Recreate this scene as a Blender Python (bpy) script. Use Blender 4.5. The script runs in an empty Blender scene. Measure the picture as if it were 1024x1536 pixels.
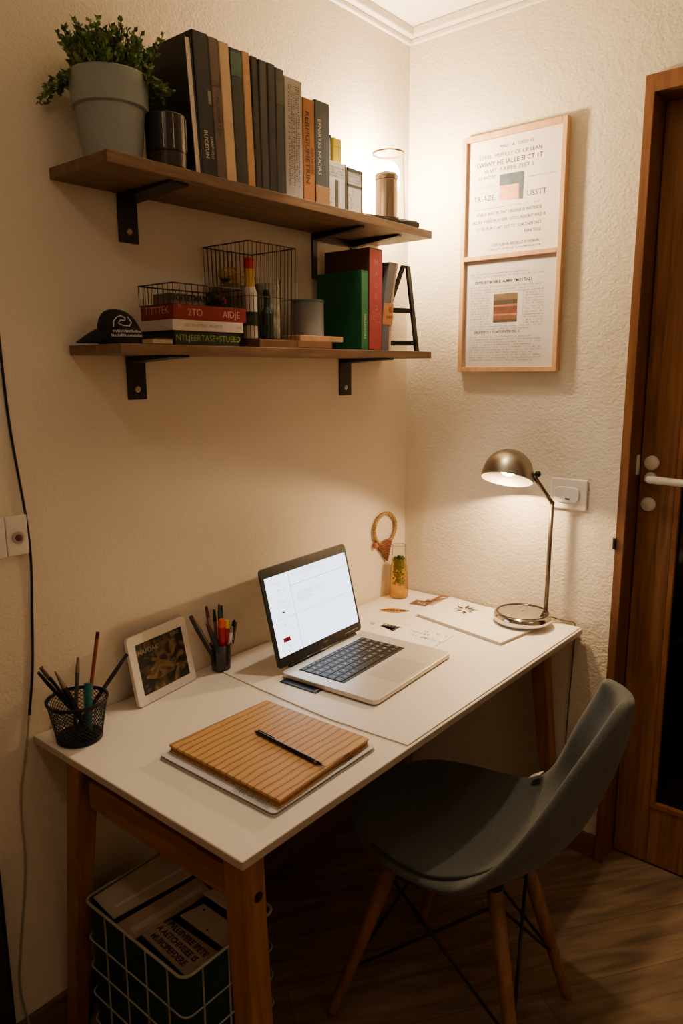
import bpy, bmesh, math, random
from mathutils import Vector, Matrix
PI = math.pi
rng = random.Random(7)
scene = bpy.context.scene
COL = scene.collection

# ------------------------------------------------------------------ materials
def nm(name):
    m = bpy.data.materials.new(name); m.use_nodes = True
    nt = m.node_tree; nt.nodes.clear()
    out = nt.nodes.new('ShaderNodeOutputMaterial')
    return m, nt, out
def s2l(c):
    f = lambda v: v / 12.92 if v <= .04045 else ((v + .055) / 1.055) ** 2.4
    return (f(c[0]), f(c[1]), f(c[2]), 1)
def mat(name, rgb, rough=.55, metal=0, var=.12, scale=30, bump=0, bscale=300, spec=.4, sheen=0):
    m, nt, out = nm(name); N = nt.nodes; L = nt.links
    b = N.new('ShaderNodeBsdfPrincipled'); L.new(b.outputs[0], out.inputs[0])
    tc = N.new('ShaderNodeTexCoord')
    n = N.new('ShaderNodeTexNoise'); n.inputs['Scale'].default_value = scale; n.inputs['Detail'].default_value = 5
    L.new(tc.outputs['Object'], n.inputs['Vector'])
    r = N.new('ShaderNodeValToRGB'); c = s2l(rgb)
    r.color_ramp.elements[0].position = .3; r.color_ramp.elements[1].position = .7
    r.color_ramp.elements[0].color = (*[v * (1 - var) for v in c[:3]], 1)
    r.color_ramp.elements[1].color = (*[min(1, v * (1 + var)) for v in c[:3]], 1)
    L.new(n.outputs['Fac'], r.inputs[0]); L.new(r.outputs[0], b.inputs['Base Color'])
    b.inputs['Roughness'].default_value = rough; b.inputs['Metallic'].default_value = metal
    b.inputs['Specular IOR Level'].default_value = spec
    if sheen: b.inputs['Sheen Weight'].default_value = sheen
    if bump:
        n2 = N.new('ShaderNodeTexNoise'); n2.inputs['Scale'].default_value = bscale; n2.inputs['Detail'].default_value = 3
        L.new(tc.outputs['Object'], n2.inputs['Vector'])
        bp = N.new('ShaderNodeBump'); bp.inputs['Strength'].default_value = bump; bp.inputs['Distance'].default_value = .002
        L.new(n2.outputs['Fac'], bp.inputs['Height']); L.new(bp.outputs[0], b.inputs['Normal'])
    return m
def wood(name, c1, c2, stretch=(1, 12, 12), scale=6, rough=.5, rot=0, bump=.15, spec=.35):
    m, nt, out = nm(name); N = nt.nodes; L = nt.links
    b = N.new('ShaderNodeBsdfPrincipled'); L.new(b.outputs[0], out.inputs[0])
    tc = N.new('ShaderNodeTexCoord'); mp = N.new('ShaderNodeMapping')
    mp.inputs['Scale'].default_value = stretch; mp.inputs['Rotation'].default_value = (0, 0, rot)
    L.new(tc.outputs['Object'], mp.inputs[0])
    n = N.new('ShaderNodeTexNoise'); n.inputs['Scale'].default_value = scale; n.inputs['Detail'].default_value = 8
    n.inputs['Roughness'].default_value = .62; n.inputs['Distortion'].default_value = .6
    L.new(mp.outputs[0], n.inputs['Vector'])
    r = N.new('ShaderNodeValToRGB')
    r.color_ramp.elements[0].position = .32; r.color_ramp.elements[1].position = .68
    r.color_ramp.elements[0].color = s2l(c1); r.color_ramp.elements[1].color = s2l(c2)
    L.new(n.outputs['Fac'], r.inputs[0]); L.new(r.outputs[0], b.inputs['Base Color'])
    b.inputs['Roughness'].default_value = rough; b.inputs['Specular IOR Level'].default_value = spec
    bp = N.new('ShaderNodeBump'); bp.inputs['Strength'].default_value = bump; bp.inputs['Distance'].default_value = .001
    L.new(n.outputs['Fac'], bp.inputs['Height']); L.new(bp.outputs[0], b.inputs['Normal'])
    return m
def emit(name, rgb, strength):
    m, nt, out = nm(name); e = nt.nodes.new('ShaderNodeEmission')
    e.inputs[0].default_value = s2l(rgb); e.inputs[1].default_value = strength
    nt.links.new(e.outputs[0], out.inputs[0]); return m
def glass(name, tint=(1, 1, 1), gloss=.06, haze=None, hazeamt=0, edge=.5):
    m, nt, out = nm(name); N = nt.nodes; L = nt.links
    t = N.new('ShaderNodeBsdfTransparent')
    er = N.new('ShaderNodeValToRGB'); er.color_ramp.elements[0].position = .55; er.color_ramp.elements[1].position = .97
    er.color_ramp.elements[0].color = s2l(tint); er.color_ramp.elements[1].color = s2l(tuple(v*.45 for v in tint))
    lw0 = N.new('ShaderNodeLayerWeight'); lw0.inputs[0].default_value = .5; L.new(lw0.outputs['Facing'], er.inputs[0]); L.new(er.outputs[0], t.inputs[0])
    g = N.new('ShaderNodeBsdfGlossy'); g.inputs['Roughness'].default_value = .05
    g.inputs['Color'].default_value = (.9, .9, .9, 1)
    lw = N.new('ShaderNodeLayerWeight'); lw.inputs[0].default_value = .25
    ma = N.new('ShaderNodeMath'); ma.operation = 'MULTIPLY_ADD'
    L.new(lw.outputs['Facing'], ma.inputs[0]); ma.inputs[1].default_value = edge * .5; ma.inputs[2].default_value = gloss
    mx = N.new('ShaderNodeMixShader'); L.new(ma.outputs[0], mx.inputs[0])
    src = t
    if haze:
        d = N.new('ShaderNodeBsdfDiffuse'); d.inputs[0].default_value = s2l(haze)
        m2 = N.new('ShaderNodeMixShader'); m2.inputs[0].default_value = hazeamt
        L.new(t.outputs[0], m2.inputs[1]); L.new(d.outputs[0], m2.inputs[2]); src = m2
    L.new(src.outputs[0], mx.inputs[1]); L.new(g.outputs[0], mx.inputs[2])
    L.new(mx.outputs[0], out.inputs[0]); return m
def plaster(name, rgb, amt, fine, rot=0):
    m, nt, out = nm(name); N = nt.nodes; L = nt.links
    b = N.new('ShaderNodeBsdfPrincipled'); L.new(b.outputs[0], out.inputs[0])
    b.inputs['Roughness'].default_value = .9; b.inputs['Specular IOR Level'].default_value = .15
    tc = N.new('ShaderNodeTexCoord'); mp = N.new('ShaderNodeMapping')
    mp.inputs['Scale'].default_value = (1, .9, 1.2); mp.inputs['Rotation'].default_value = (.35, .35, 0)
    L.new(tc.outputs['Object'], mp.inputs[0])
    n1 = N.new('ShaderNodeTexNoise'); n1.inputs['Scale'].default_value = 22; n1.inputs['Detail'].default_value = 9
    n1.inputs['Distortion'].default_value = .5; n1.inputs['Roughness'].default_value = .6
    n2 = N.new('ShaderNodeTexNoise'); n2.inputs['Scale'].default_value = fine; n2.inputs['Detail'].default_value = 4
    n3 = N.new('ShaderNodeTexNoise'); n3.inputs['Scale'].default_value = 3; n3.inputs['Detail'].default_value = 3
    for n in (n1, n2): L.new(mp.outputs[0], n.inputs['Vector'])
    L.new(tc.outputs['Object'], n3.inputs['Vector'])
    ad = N.new('ShaderNodeMath'); ad.operation = 'MULTIPLY_ADD'; ad.inputs[1].default_value = .8
    L.new(n2.outputs['Fac'], ad.inputs[0]); L.new(n1.outputs['Fac'], ad.inputs[2])
    bp = N.new('ShaderNodeBump'); bp.inputs['Strength'].default_value = amt; bp.inputs['Distance'].default_value = .006
    L.new(ad.outputs[0], bp.inputs['Height']); L.new(bp.outputs[0], b.inputs['Normal'])
    r = N.new('ShaderNodeValToRGB'); c = s2l(rgb)
    r.color_ramp.elements[0].position = .3; r.color_ramp.elements[1].position = .75
    r.color_ramp.elements[0].color = (*[v * .93 for v in c[:3]], 1); r.color_ramp.elements[1].color = c
    L.new(n3.outputs['Fac'], r.inputs[0]); L.new(r.outputs[0], b.inputs['Base Color'])
    return m
def floor_mat():
    m, nt, out = nm('wood_look_floor'); N = nt.nodes; L = nt.links
    b = N.new('ShaderNodeBsdfPrincipled'); L.new(b.outputs[0], out.inputs[0])
    tc = N.new('ShaderNodeTexCoord'); mp = N.new('ShaderNodeMapping'); mp.inputs['Rotation'].default_value = (0, 0, .62)
    L.new(tc.outputs['Object'], mp.inputs[0])
    br = N.new('ShaderNodeTexBrick'); br.inputs['Scale'].default_value = 1
    br.inputs['Brick Width'].default_value = 1.2; br.inputs['Row Height'].default_value = .17
    br.inputs['Mortar Size'].default_value = .0012; br.inputs['Color1'].default_value = (.8, .8, .8, 1)
    br.inputs['Color2'].default_value = (1, 1, 1, 1); br.inputs['Mortar'].default_value = (.45, .45, .45, 1)
    L.new(mp.outputs[0], br.inputs['Vector'])
    m2 = N.new('ShaderNodeMapping'); m2.inputs['Scale'].default_value = (1.2, 11, 1); L.new(mp.outputs[0], m2.inputs[0])
    n = N.new('ShaderNodeTexNoise'); n.inputs['Scale'].default_value = 3; n.inputs['Detail'].default_value = 8; n.inputs['Distortion'].default_value = .8
    L.new(m2.outputs[0], n.inputs['Vector'])
    r = N.new('ShaderNodeValToRGB'); r.color_ramp.elements[0].position = .3; r.color_ramp.elements[1].position = .72
    r.color_ramp.elements[0].color = s2l((.37, .295, .22)); r.color_ramp.elements[1].color = s2l((.55, .45, .34))
    L.new(n.outputs['Fac'], r.inputs[0])
    mx = N.new('ShaderNodeMix'); mx.data_type = 'RGBA'; mx.blend_type = 'MULTIPLY'; mx.inputs[0].default_value = 1
    L.new(r.outputs[0], mx.inputs[6]); L.new(br.outputs['Color'], mx.inputs[7]); L.new(mx.outputs[2], b.inputs['Base Color'])
    b.inputs['Roughness'].default_value = .5; b.inputs['Specular IOR Level'].default_value = .3
    return m
def bamboo_mat():
    m, nt, out = nm('ribbed_wood_cover'); N = nt.nodes; L = nt.links
    b = N.new('ShaderNodeBsdfPrincipled'); L.new(b.outputs[0], out.inputs[0])
    tc = N.new('ShaderNodeTexCoord'); mp = N.new('ShaderNodeMapping'); mp.inputs['Scale'].default_value = (1, 1, 1)
    L.new(tc.outputs['Object'], mp.inputs[0])
    w = N.new('ShaderNodeTexWave'); w.wave_type = 'BANDS'; w.bands_direction = 'Y'; w.inputs['Scale'].default_value = 17
    w.inputs['Distortion'].default_value = 2.2; w.inputs['Detail'].default_value = 3; w.inputs['Detail Scale'].default_value = .9
    L.new(mp.outputs[0], w.inputs['Vector'])
    r = N.new('ShaderNodeValToRGB'); e = r.color_ramp.elements
    e[0].position = 0.0; e[0].color = s2l((.36, .22, .11)); e[1].position = .06; e[1].color = s2l((.67, .50, .27))
    e2 = e.new(1.0); e2.color = s2l((.72, .555, .31))
    L.new(w.outputs['Fac'], r.inputs[0])
    m2 = N.new('ShaderNodeMapping'); m2.inputs['Scale'].default_value = (4, 60, 4); L.new(tc.outputs['Object'], m2.inputs[0])
    n = N.new('ShaderNodeTexNoise'); n.inputs['Scale'].default_value = 4; n.inputs['Detail'].default_value = 5; L.new(m2.outputs[0], n.inputs['Vector'])
    mx = N.new('ShaderNodeMix'); mx.data_type = 'RGBA'; mx.blend_type = 'OVERLAY'; mx.inputs[0].default_value = .35
    L.new(r.outputs[0], mx.inputs[6]); L.new(n.outputs['Color'], mx.inputs[7]); L.new(mx.outputs[2], b.inputs['Base Color'])
    b.inputs['Roughness'].default_value = .5
    return m
def fabric(name, rgb):
    m, nt, out = nm(name); N = nt.nodes; L = nt.links
    b = N.new('ShaderNodeBsdfPrincipled'); L.new(b.outputs[0], out.inputs[0])
    tc = N.new('ShaderNodeTexCoord')
    n = N.new('ShaderNodeTexNoise'); n.inputs['Scale'].default_value = 420; n.inputs['Detail'].default_value = 2
    v = N.new('ShaderNodeTexVoronoi'); v.inputs['Scale'].default_value = 520
    for q in (n, v): L.new(tc.outputs['Object'], q.inputs['Vector'])
    r = N.new('ShaderNodeValToRGB'); c = s2l(rgb)
    r.color_ramp.elements[0].position = .3; r.color_ramp.elements[1].position = .7
    r.color_ramp.elements[0].color = (*[k * .72 for k in c[:3]], 1); r.color_ramp.elements[1].color = (*[k * 1.25 for k in c[:3]], 1)
    L.new(n.outputs['Fac'], r.inputs[0]); L.new(r.outputs[0], b.inputs['Base Color'])
    bp = N.new('ShaderNodeBump'); bp.inputs['Strength'].default_value = .35; bp.inputs['Distance'].default_value = .001
    L.new(v.outputs['Distance'], bp.inputs['Height']); L.new(bp.outputs[0], b.inputs['Normal'])
    b.inputs['Roughness'].default_value = .95; b.inputs['Specular IOR Level'].default_value = .1; b.inputs['Sheen Weight'].default_value = .15
    return m

WALL_L = plaster('plaster_left', (.87, .82, .74), .30, 150)
WALL_R = plaster('plaster_right', (.87, .825, .75), .5, 110)
CEIL = mat('ceiling_paint', (.93, .91, .86), .9, var=.02)
TRIMW = mat('cornice_paint', (.90, .87, .81), .8, var=.02)
FLOOR = floor_mat()
OAK = wood('shelf_wood', (.37, .27, .19), (.51, .395, .285), (1, 9, 9), 7)
DOORW = wood('door_wood', (.40, .26, .15), (.60, .41, .24), (14, 14, .8), 3, .42)
DOORD = wood('door_frame_wood', (.36, .23, .13), (.50, .33, .19), (14, 14, .8), 3, .42)
LEGW = wood('desk_leg_wood', (.47, .31, .185), (.61, .42, .265), (14, 14, 1), 4, .5)
RAILW = wood('desk_rail_wood', (.45, .29, .165), (.58, .39, .235), (3, 1, 12), 5, .5)
CHAIRW = wood('chair_leg_wood', (.45, .30, .19), (.57, .40, .265), (14, 14, 1), 4, .5)
FRAMEW = wood('frame_wood', (.74, .57, .38), (.83, .67, .48), (6, 6, 1.2), 6, .5)
SKIRT = wood('skirting_wood', (.36, .26, .17), (.48, .36, .25), (2, 2, 14), 4, .5)
BLOCKW = wood('pale_board_wood', (.66, .50, .34), (.78, .62, .44), (1, 8, 8), 8)
BROWNW = wood('brown_board_wood', (.38, .26, .17), (.52, .37, .25), (1, 8, 8), 8)
DESKW = mat('desk_laminate', (.86, .82, .77), .38, var=.02, scale=8)
EDGE_SHADE = mat('desk_edge_shade', (.70, .64, .58), .5, var=.03)  # greyer than the top: the edge's shading is put into the colour
MATW = mat('mat_surface', (.87, .83, .78), .42, var=.015, scale=8)
BLACKM = mat('black_metal', (.07, .065, .06), .45, var=.2)
SCREW = mat('screw_steel', (.75, .72, .68), .3, .9)
BLACKP = mat('black_plastic', (.05, .05, .055), .35, var=.15)
DARKGLOSS = mat('dark_gloss', (.10, .09, .09), .2, var=.15)
WHITEP = mat('white_plastic', (.86, .83, .79), .4, var=.03)
GREYP = mat('grey_plastic', (.55, .53, .50), .4)
STEEL = mat('brushed_nickel', (.60, .57, .53), .33, 1, var=.08, scale=8)
STEELIN = mat('shade_inside', (.52, .49, .45), .5, .5, var=.03)
POLE = mat('pole_metal', (.42, .38, .34), .35, .9, var=.06)
CHROME = mat('chrome', (.80, .79, .77), .08, 1, var=.03, scale=6)
CANM = mat('canister_metal', (.66, .58, .50), .3, .9, var=.06, scale=6)
POTM = mat('sage_glaze', (.55, .575, .555), .6, var=.05, scale=20, bump=.1, bscale=400)
SOIL = mat('soil', (.16, .11, .07), .95, var=.4, scale=80)
LEAF = mat('leaf_green', (.47, .56, .29), .38, var=.45, scale=60)
LEAFD = mat('leaf_dark', (.31, .41, .19), .4, var=.35, scale=60)
STEM = mat('stem_green', (.26, .27, .13), .6)
PAPER = mat('paper', (.86, .83, .79), .85, var=.03)
PAGES = mat('page_block', (.74, .64, .50), .9, var=.2, scale=250)
PAGEW = mat('page_block_white', (.84, .79, .71), .9, var=.1, scale=250)
INK = mat('ink', (.14, .12, .12), .8, var=.1)
INKG = mat('ink_grey', (.17, .15, .15), .8, var=.1)
INKL = mat('ink_faint', (.50, .47, .46), .8, var=.05)
FAB = fabric('seat_fabric', (.31, .315, .30))
ALU = mat('laptop_aluminium', (.80, .77, .72), .38, .55, var=.02)
KEYS = mat('key_black', (.06, .06, .065), .45, var=.1)
KEYL = mat('key_legend', (.75, .74, .72), .5)
PADM = mat('trackpad', (.73, .70, .65), .35, .4, var=.02)
SCREEN = emit('screen_glow', (.90, .94, 1.0), 3.6)
SCRTXT = emit('screen_text', (.45, .46, .52), .12)
SCRDK = emit('screen_dark_text', (.2, .2, .24), .03)
SCRRED = emit('screen_red', (.65, .12, .18), .6)
SCRLN = emit('screen_line', (.60, .62, .68), .5)
GLS = glass('clear_glass', (.97, .97, .95), .03, edge=.35)
DOORGL = glass('door_glass', (.55, .52, .48), .04, edge=.3)
def M2(name, rgb, **k): return mat(name, rgb, **k)

# ------------------------------------------------------------------ mesh builder
class MB:
    def __init__(s): s.bm = bmesh.new(); s.M = Matrix.Identity(4)
    def _v(s, p): return s.bm.verts.new(s.M @ Vector(p))
    def box(s, x0, x1, y0, y1, z0, z1):
        P = [(x0,y0,z0),(x1,y0,z0),(x1,y1,z0),(x0,y1,z0),(x0,y0,z1),(x1,y0,z1),(x1,y1,z1),(x0,y1,z1)]
        v = [s._v(p) for p in P]
        for f in ((0,3,2,1),(4,5,6,7),(0,1,5,4),(1,2,6,5),(2,3,7,6),(3,0,4,7)): s.bm.faces.new([v[i] for i in f])
        return s
    def hexa(s, P):
        v = [s._v(p) for p in P]
        for f in ((0,3,2,1),(4,5,6,7),(0,1,5,4),(1,2,6,5),(2,3,7,6),(3,0,4,7)): s.bm.faces.new([v[i] for i in f])
        return s
    def face(s, pts): s.bm.faces.new([s._v(p) for p in pts]); return s
    def prism(s, poly, z0, z1):
        n = len(poly); a = [s._v((x, y, z0)) for x, y in poly]; b = [s._v((x, y, z1)) for x, y in poly]
        s.bm.faces.new(a[::-1]); s.bm.faces.new(b)
        for i in range(n): s.bm.faces.new([a[i], a[(i+1)%n], b[(i+1)%n], b[i]])
        return s
    def lathe(s, prof, seg=32, c=(0,0,0), capb=True, capt=True):
        rings = []
        for r, z in prof:
            rings.append([s._v((c[0]+r*math.cos(2*PI*i/seg), c[1]+r*math.sin(2*PI*i/seg), c[2]+z)) for i in range(seg)])
        for a, b in zip(rings, rings[1:]):
            for i in range(seg): s.bm.faces.new([a[i], a[(i+1)%seg], b[(i+1)%seg], b[i]])
        if capb: s.bm.faces.new(rings[0][::-1])
        if capt: s.bm.faces.new(rings[-1])
        return s
    def tube(s, pts, r, seg=8, closed=False):
        pts = [Vector(p) for p in pts]; n = len(pts)
        rr = r if isinstance(r, (list, tuple)) else [r]*n
        rings = []; up = None
        for i, p in enumerate(pts):
            if closed: d = pts[(i+1)%n] - pts[i-1]
            else: d = pts[min(i+1, n-1)] - pts[max(i-1, 0)]
            d.normalize()
            if up is None:
                up = Vector((0,0,1)) if abs(d.z) < .9 else Vector((1,0,0))
            a = d.cross(up); 
            if a.length < 1e-5: a = d.cross(Vector((0,1,0)))
            a.normalize(); b = a.cross(d); up = b
            rings.append([s._v(p + (a*math.cos(2*PI*k/seg) + b*math.sin(2*PI*k/seg))*rr[i]) for k in range(seg)])
        m = n if closed else n-1
        for i in range(m):
            A, B = rings[i], rings[(i+1)%n]
            for k in range(seg): s.bm.faces.new([A[k], B[k], B[(k+1)%seg], A[(k+1)%seg]])
        if not closed:
            s.bm.faces.new(rings[0]); s.bm.faces.new(rings[-1][::-1])
        return s
    def sphere(s, c, r, u=16, v=10, sc=(1,1,1)):
        prof = []
        for i in range(1, v): 
            t = PI*i/v; prof.append((r*math.sin(t), -r*math.cos(t)))
        o = s.M; s.M = o @ Matrix.Translation(c) @ Matrix.Diagonal((*sc, 1)); s.lathe(prof, u); s.M = o
        return s
    def text(s, txt, size, F, align='CENTER', bold=0, wide=1):
        cu = bpy.data.curves.new('t', 'FONT'); cu.body = txt; cu.size = size; cu.align_x = align; cu.align_y = 'CENTER'; cu.offset = bold
        cu.resolution_u = 2
        o = bpy.data.objects.new('t', cu); COL.objects.link(o)
        dg = bpy.context.evaluated_depsgraph_get(); dg.update()
        me = bpy.data.meshes.new_from_object(o.evaluated_get(dg))
        bpy.data.objects.remove(o); bpy.data.curves.remove(cu)
        vs = [s.bm.verts.new(s.M @ F @ Vector((v.co.x*wide, v.co.y, v.co.z))) for v in me.vertices]
        for p in me.polygons:
            try: s.bm.faces.new([vs[i] for i in p.vertices])
            except ValueError: pass
        bpy.data.meshes.remove(me)
        return s
    def quad(s, F, x0, x1, y0, y1, z=0):
        s.face([F @ Vector((x0,y0,z)), F @ Vector((x1,y0,z)), F @ Vector((x1,y1,z)), F @ Vector((x0,y1,z))]); return s
    def scribble(s, F, x0, x1, y, h, dens=1.0, fill=1.0, seed=0):
        r = random.Random(seed); x = x0
        while x < x1:
            w = h*r.uniform(.35, .8)
            if r.random() < .84*fill:
                t = h*.17; k = r.randrange(5)
                if k in (0, 1, 3): s.quad(F, x, x+t, y-h/2, y+h/2)
                if k in (1, 2): s.quad(F, x, x+w*.8, y+h/2-t, y+h/2)
                if k in (2, 3, 4): s.quad(F, x, x+w*.8, y-t/2, y+t/2)
                if k in (0, 3): s.quad(F, x, x+w*.8, y-h/2, y-h/2+t)
                if k in (2, 4): s.quad(F, x+w*.6, x+w*.6+t, y-h/2, y+h/2*r.random())
            x += w + h*.22
        return s
def fr(o, X, Y):
    X = Vector(X).normalized(); Y = Vector(Y).normalized(); Z = X.cross(Y)
    M = Matrix.Identity(4)
    for i in range(3): M[i][0] = X[i]; M[i][1] = Y[i]; M[i][2] = Z[i]; M[i][3] = o[i]
    return M

def make(name, mb, m, loc=(0,0,0), parent=None, smooth=False, bevel=0, sub=0, solid=0, segs=2, solidoff=-1):
    me = bpy.data.meshes.new(name); bm = mb.bm
    bmesh.ops.translate(bm, vec=-Vector(loc), verts=bm.verts)
    bmesh.ops.recalc_face_normals(bm, faces=bm.faces) if not getattr(mb, 'keepn', False) else None
    bm.to_mesh(me); bm.free()
    for x in (m if isinstance(m, list) else [m]): me.materials.append(x)
    o = bpy.data.objects.new(name, me); COL.objects.link(o)
    if smooth:
        for p in me.polygons: p.use_smooth = True
    if solid:
        q = o.modifiers.new('solid', 'SOLIDIFY'); q.thickness = solid; q.offset = solidoff
    if bevel:
        q = o.modifiers.new('bevel', 'BEVEL'); q.width = bevel; q.segments = segs; q.limit_method = 'ANGLE'; q.angle_limit = .6
    if sub:
        q = o.modifiers.new('sub', 'SUBSURF'); q.levels = sub; q.render_levels = sub
    if parent is None: o.location = loc
    else: o.parent = parent
    return o
class Thing:
    def __init__(s, name, label, cat, loc, group=None, kind=None):
        o = bpy.data.objects.new(name, None); COL.objects.link(o); o.location = loc; o.empty_display_size = .05
        s.o = o; s.loc = Vector(loc)
        if label: o['label'] = label; o['category'] = cat
        if group: o['group'] = group
        if kind: o['kind'] = kind
    def part(s, name, mb, m, under=None, label=None, **k):
        p = make(name, mb, m, loc=s.loc, parent=(under or s.o), **k)
        if label: p['label'] = label
        return p
def solo(name, mb, m, label, cat, loc=(0,0,0), group=None, kind=None, **k):
    o = make(name, mb, m, loc=loc, **k)
    if kind == 'structure': o['kind'] = kind
    else:
        o['label'] = label; o['category'] = cat
        if kind: o['kind'] = kind
    if group: o['group'] = group
    return o
def struct(name, mb, m, **k):
    return solo(name, mb, m, None, None, kind='structure', **k)

# ------------------------------------------------------------------ room shell
CH = 2.545; RX0 = -3.1; RY0 = -2.8
DY0, DY1, DZ = -.765, -1.60, 2.20           # door opening
struct('floor', MB().box(RX0-.1, .9, RY0-.1, .1, -.05, 0), FLOOR)
struct('ceiling', MB().box(RX0-.1, .12, RY0-.1, .1, CH, CH+.05), CEIL)
struct('wall_left', MB().box(RX0-.1, .12, 0, .1, 0, CH), WALL_L)
w = MB(); w.box(0, .12, DY0, 0, 0, CH); w.box(0, .12, DY1, DY0, DZ, CH); w.box(0, .12, RY0, DY1, 0, CH)
struct('wall_right', w, WALL_R)
struct('wall_back', MB().box(RX0-.1, RX0, RY0, 0, 0, CH), WALL_L)
struct('wall_front', MB().box(RX0-.1, .12, RY0-.1, RY0, 0, CH), WALL_L)
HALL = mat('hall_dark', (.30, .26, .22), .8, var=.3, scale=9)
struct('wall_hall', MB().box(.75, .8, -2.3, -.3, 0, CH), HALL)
m = MB()
m.box(RX0, 0, -.012, 0, 2.503, 2.519); m.box(RX0, 0, -.030, 0, 2.519, CH)
struct('trim_1', m, TRIMW, bevel=.004)
m = MB()
m.box(-.012, 0, RY0, -.012, 2.503, 2.519); m.box(-.030, 0, RY0, -.030, 2.519, CH)
struct('trim_2', m, TRIMW, bevel=.004)
struct('baseboard_right', MB().box(-.013, 0, -.742, -.013, 0, .075), SKIRT, bevel=.003)
struct('baseboard_left', MB().box(RX0, 0, -.013, 0, 0, .085), SKIRT, bevel=.003)

# door (right wall)
d = Thing('door_1', None, None, (0, -1.19, 0), kind='structure')
m = MB()
m.box(-.02, .0, -.767, -.744, 0, 2.243); m.box(-.02, .0, -1.63, -1.60, 0, 2.243); m.box(-.02, .0, -1.60, -.767, 2.20, 2.243)
m.box(-.0195, .12, -.7685, -.7655, 0, 2.20); m.box(0, .12, -1.60, -1.5985, 0, 2.20); m.box(0, .12, -1.5985, -.7685, 2.1985, 2.20)
d.part('casing', m, DOORD, bevel=.004)
m = MB(); LX0, LX1 = .068, .108
m.box(LX0, LX1, -.872, -.7715, .006, 2.197); m.box(LX0, LX1, -1.597, -1.50, .006, 2.197)
m.box(LX0, LX1, -1.50, -.872, .006, .195); m.box(LX0, LX1, -1.50, -.872, 2.09, 2.197)
leaf = d.part('door_leaf', m, DOORW, bevel=.003)
m = MB()
for a in ((-.886, -.872, .195, 2.09), (-1.50, -1.486, .195, 2.09), (-1.486, -.886, .195, .212), (-1.486, -.886, 2.075, 2.09)):
    m.box(LX0-.004, LX0+.012, a[0], a[1], a[2], a[3])
d.part('glazing_bead', m, wood('bead_wood', (.48, .30, .15), (.60, .40, .22), (8, 8, 1), 4), under=leaf, bevel=.002)
d.part('glass', MB().box(.084, .088, -1.49, -.880, .205, 2.08), DOORGL, under=leaf)
m = MB()
for k in range(36):
    z = .22+.052*k; m.hexa([(.118, -1.48, z), (.121, -1.48, z-.004), (.121, -.885, z-.004), (.118, -.885, z), (.140, -1.48, z+.034), (.143, -1.48, z+.030), (.143, -.885, z+.030), (.140, -.885, z+.034)])
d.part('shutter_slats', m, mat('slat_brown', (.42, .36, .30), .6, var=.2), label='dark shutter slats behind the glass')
def disc(c, r, t):   # disc facing -x
    m = MB(); m.M = Matrix.Translation(c) @ Matrix.Rotation(-PI/2, 4, 'Y'); m.lathe([(r*.98, 0), (r, t*.4), (r*.85, t)], 24); return m
d.part('thumb_turn', disc((LX0, -.803, 1.246), .021, .010), WHITEP, under=leaf, smooth=True, label='round white thumb turn')
m = disc((LX0, -.803, 1.203), .017, .014)
m.M = Matrix.Identity(4)
m.tube([(LX0-.012, -.803, 1.203), (LX0-.034, -.803, 1.203), (LX0-.044, -.812, 1.2035), (LX0-.046, -.835, 1.2035), (LX0-.046, -.90, 1.2015), (LX0-.040, -.925, 1.2)], [.009, .0095, .0105, .011, .010, .008], 12)
d.part('handle', m, WHITEP, under=leaf, smooth=True, label='white lever handle')
d.part('keyhole_cover', disc((LX0, -.801, 1.126), .021, .008), WHITEP, under=leaf, smooth=True, label='round white keyhole cover')
m = MB(); m.box(.040, .062, -.7715, -.7685, 1.212, 1.268); m.box(.047, .055, -.772, -.7715, 1.225, 1.255)
d.part('strike_plate', m, WHITEP, bevel=.002, label='white strike plate on the jamb')
m = MB(); m.box(-.024, -.02, -.747, -.738, 1.0, 1.034); m.box(-.026, -.024, -.745, -.740, 1.008, 1.026)
d.part('latch_plate', m, BLACKM, bevel=.001, label='small black metal plate on the casing edge')

# ------------------------------------------------------------------ shelves
def shelf(name, label, x0, x1, dep, zt, th):
    t = Thing(name, label, 'shelf', (x0, 0, zt-th), group='wall shelves')
    t.part('board', MB().box(x0, x1, -dep, -.0005, zt-th, zt), OAK, bevel=.0015)
    return t
up = shelf('wall_shelf', 'long oak board shelf, upper one, with the potted plant', -1.258, -.169, .203, 1.910, .022)
lo = shelf('wall_shelf', 'long oak board shelf, lower one, with the wire baskets', -1.242, -.135, .186, 1.564, .020)
up.o['group'] = lo.o['group'] = 'wall shelves'
def bracket(t, xc, w, zu, zb, dep, th=.005, screws=1):
    m = MB(); m.box(xc-w/2, xc+w/2, -th, -.0005, zb, zu); 
    m.hexa([(xc-w/2, -dep, zu-th), (xc+w/2, -dep, zu-th), (xc+w/2, -.001, zu-.014), (xc-w/2, -.001, zu-.014), (xc-w/2, -dep, zu), (xc+w/2, -dep, zu), (xc+w/2, -.001, zu), (xc-w/2, -.001, zu)])
    b = t.part('bracket', m, BLACKM, bevel=.0015, label='black steel angle bracket')
    for k in range(screws):
        c = (xc, -th, zb+.024)
        m = MB(); m.M = Matrix.Translation(c) @ Matrix.Rotation(PI/2, 4, 'X'); m.lathe([(.0075, 0), (.0075, .001), (.005, .003)], 16)
        t.part('screw', m, SCREW, under=b, smooth=False)
bracket(up, -1.080, .050, 1.8875, 1.788, .185)
bracket(lo, -1.081, .050, 1.5435, 1.446, .165)
bracket(lo, -.331, .055, 1.5435, 1.434, .165)
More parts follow.
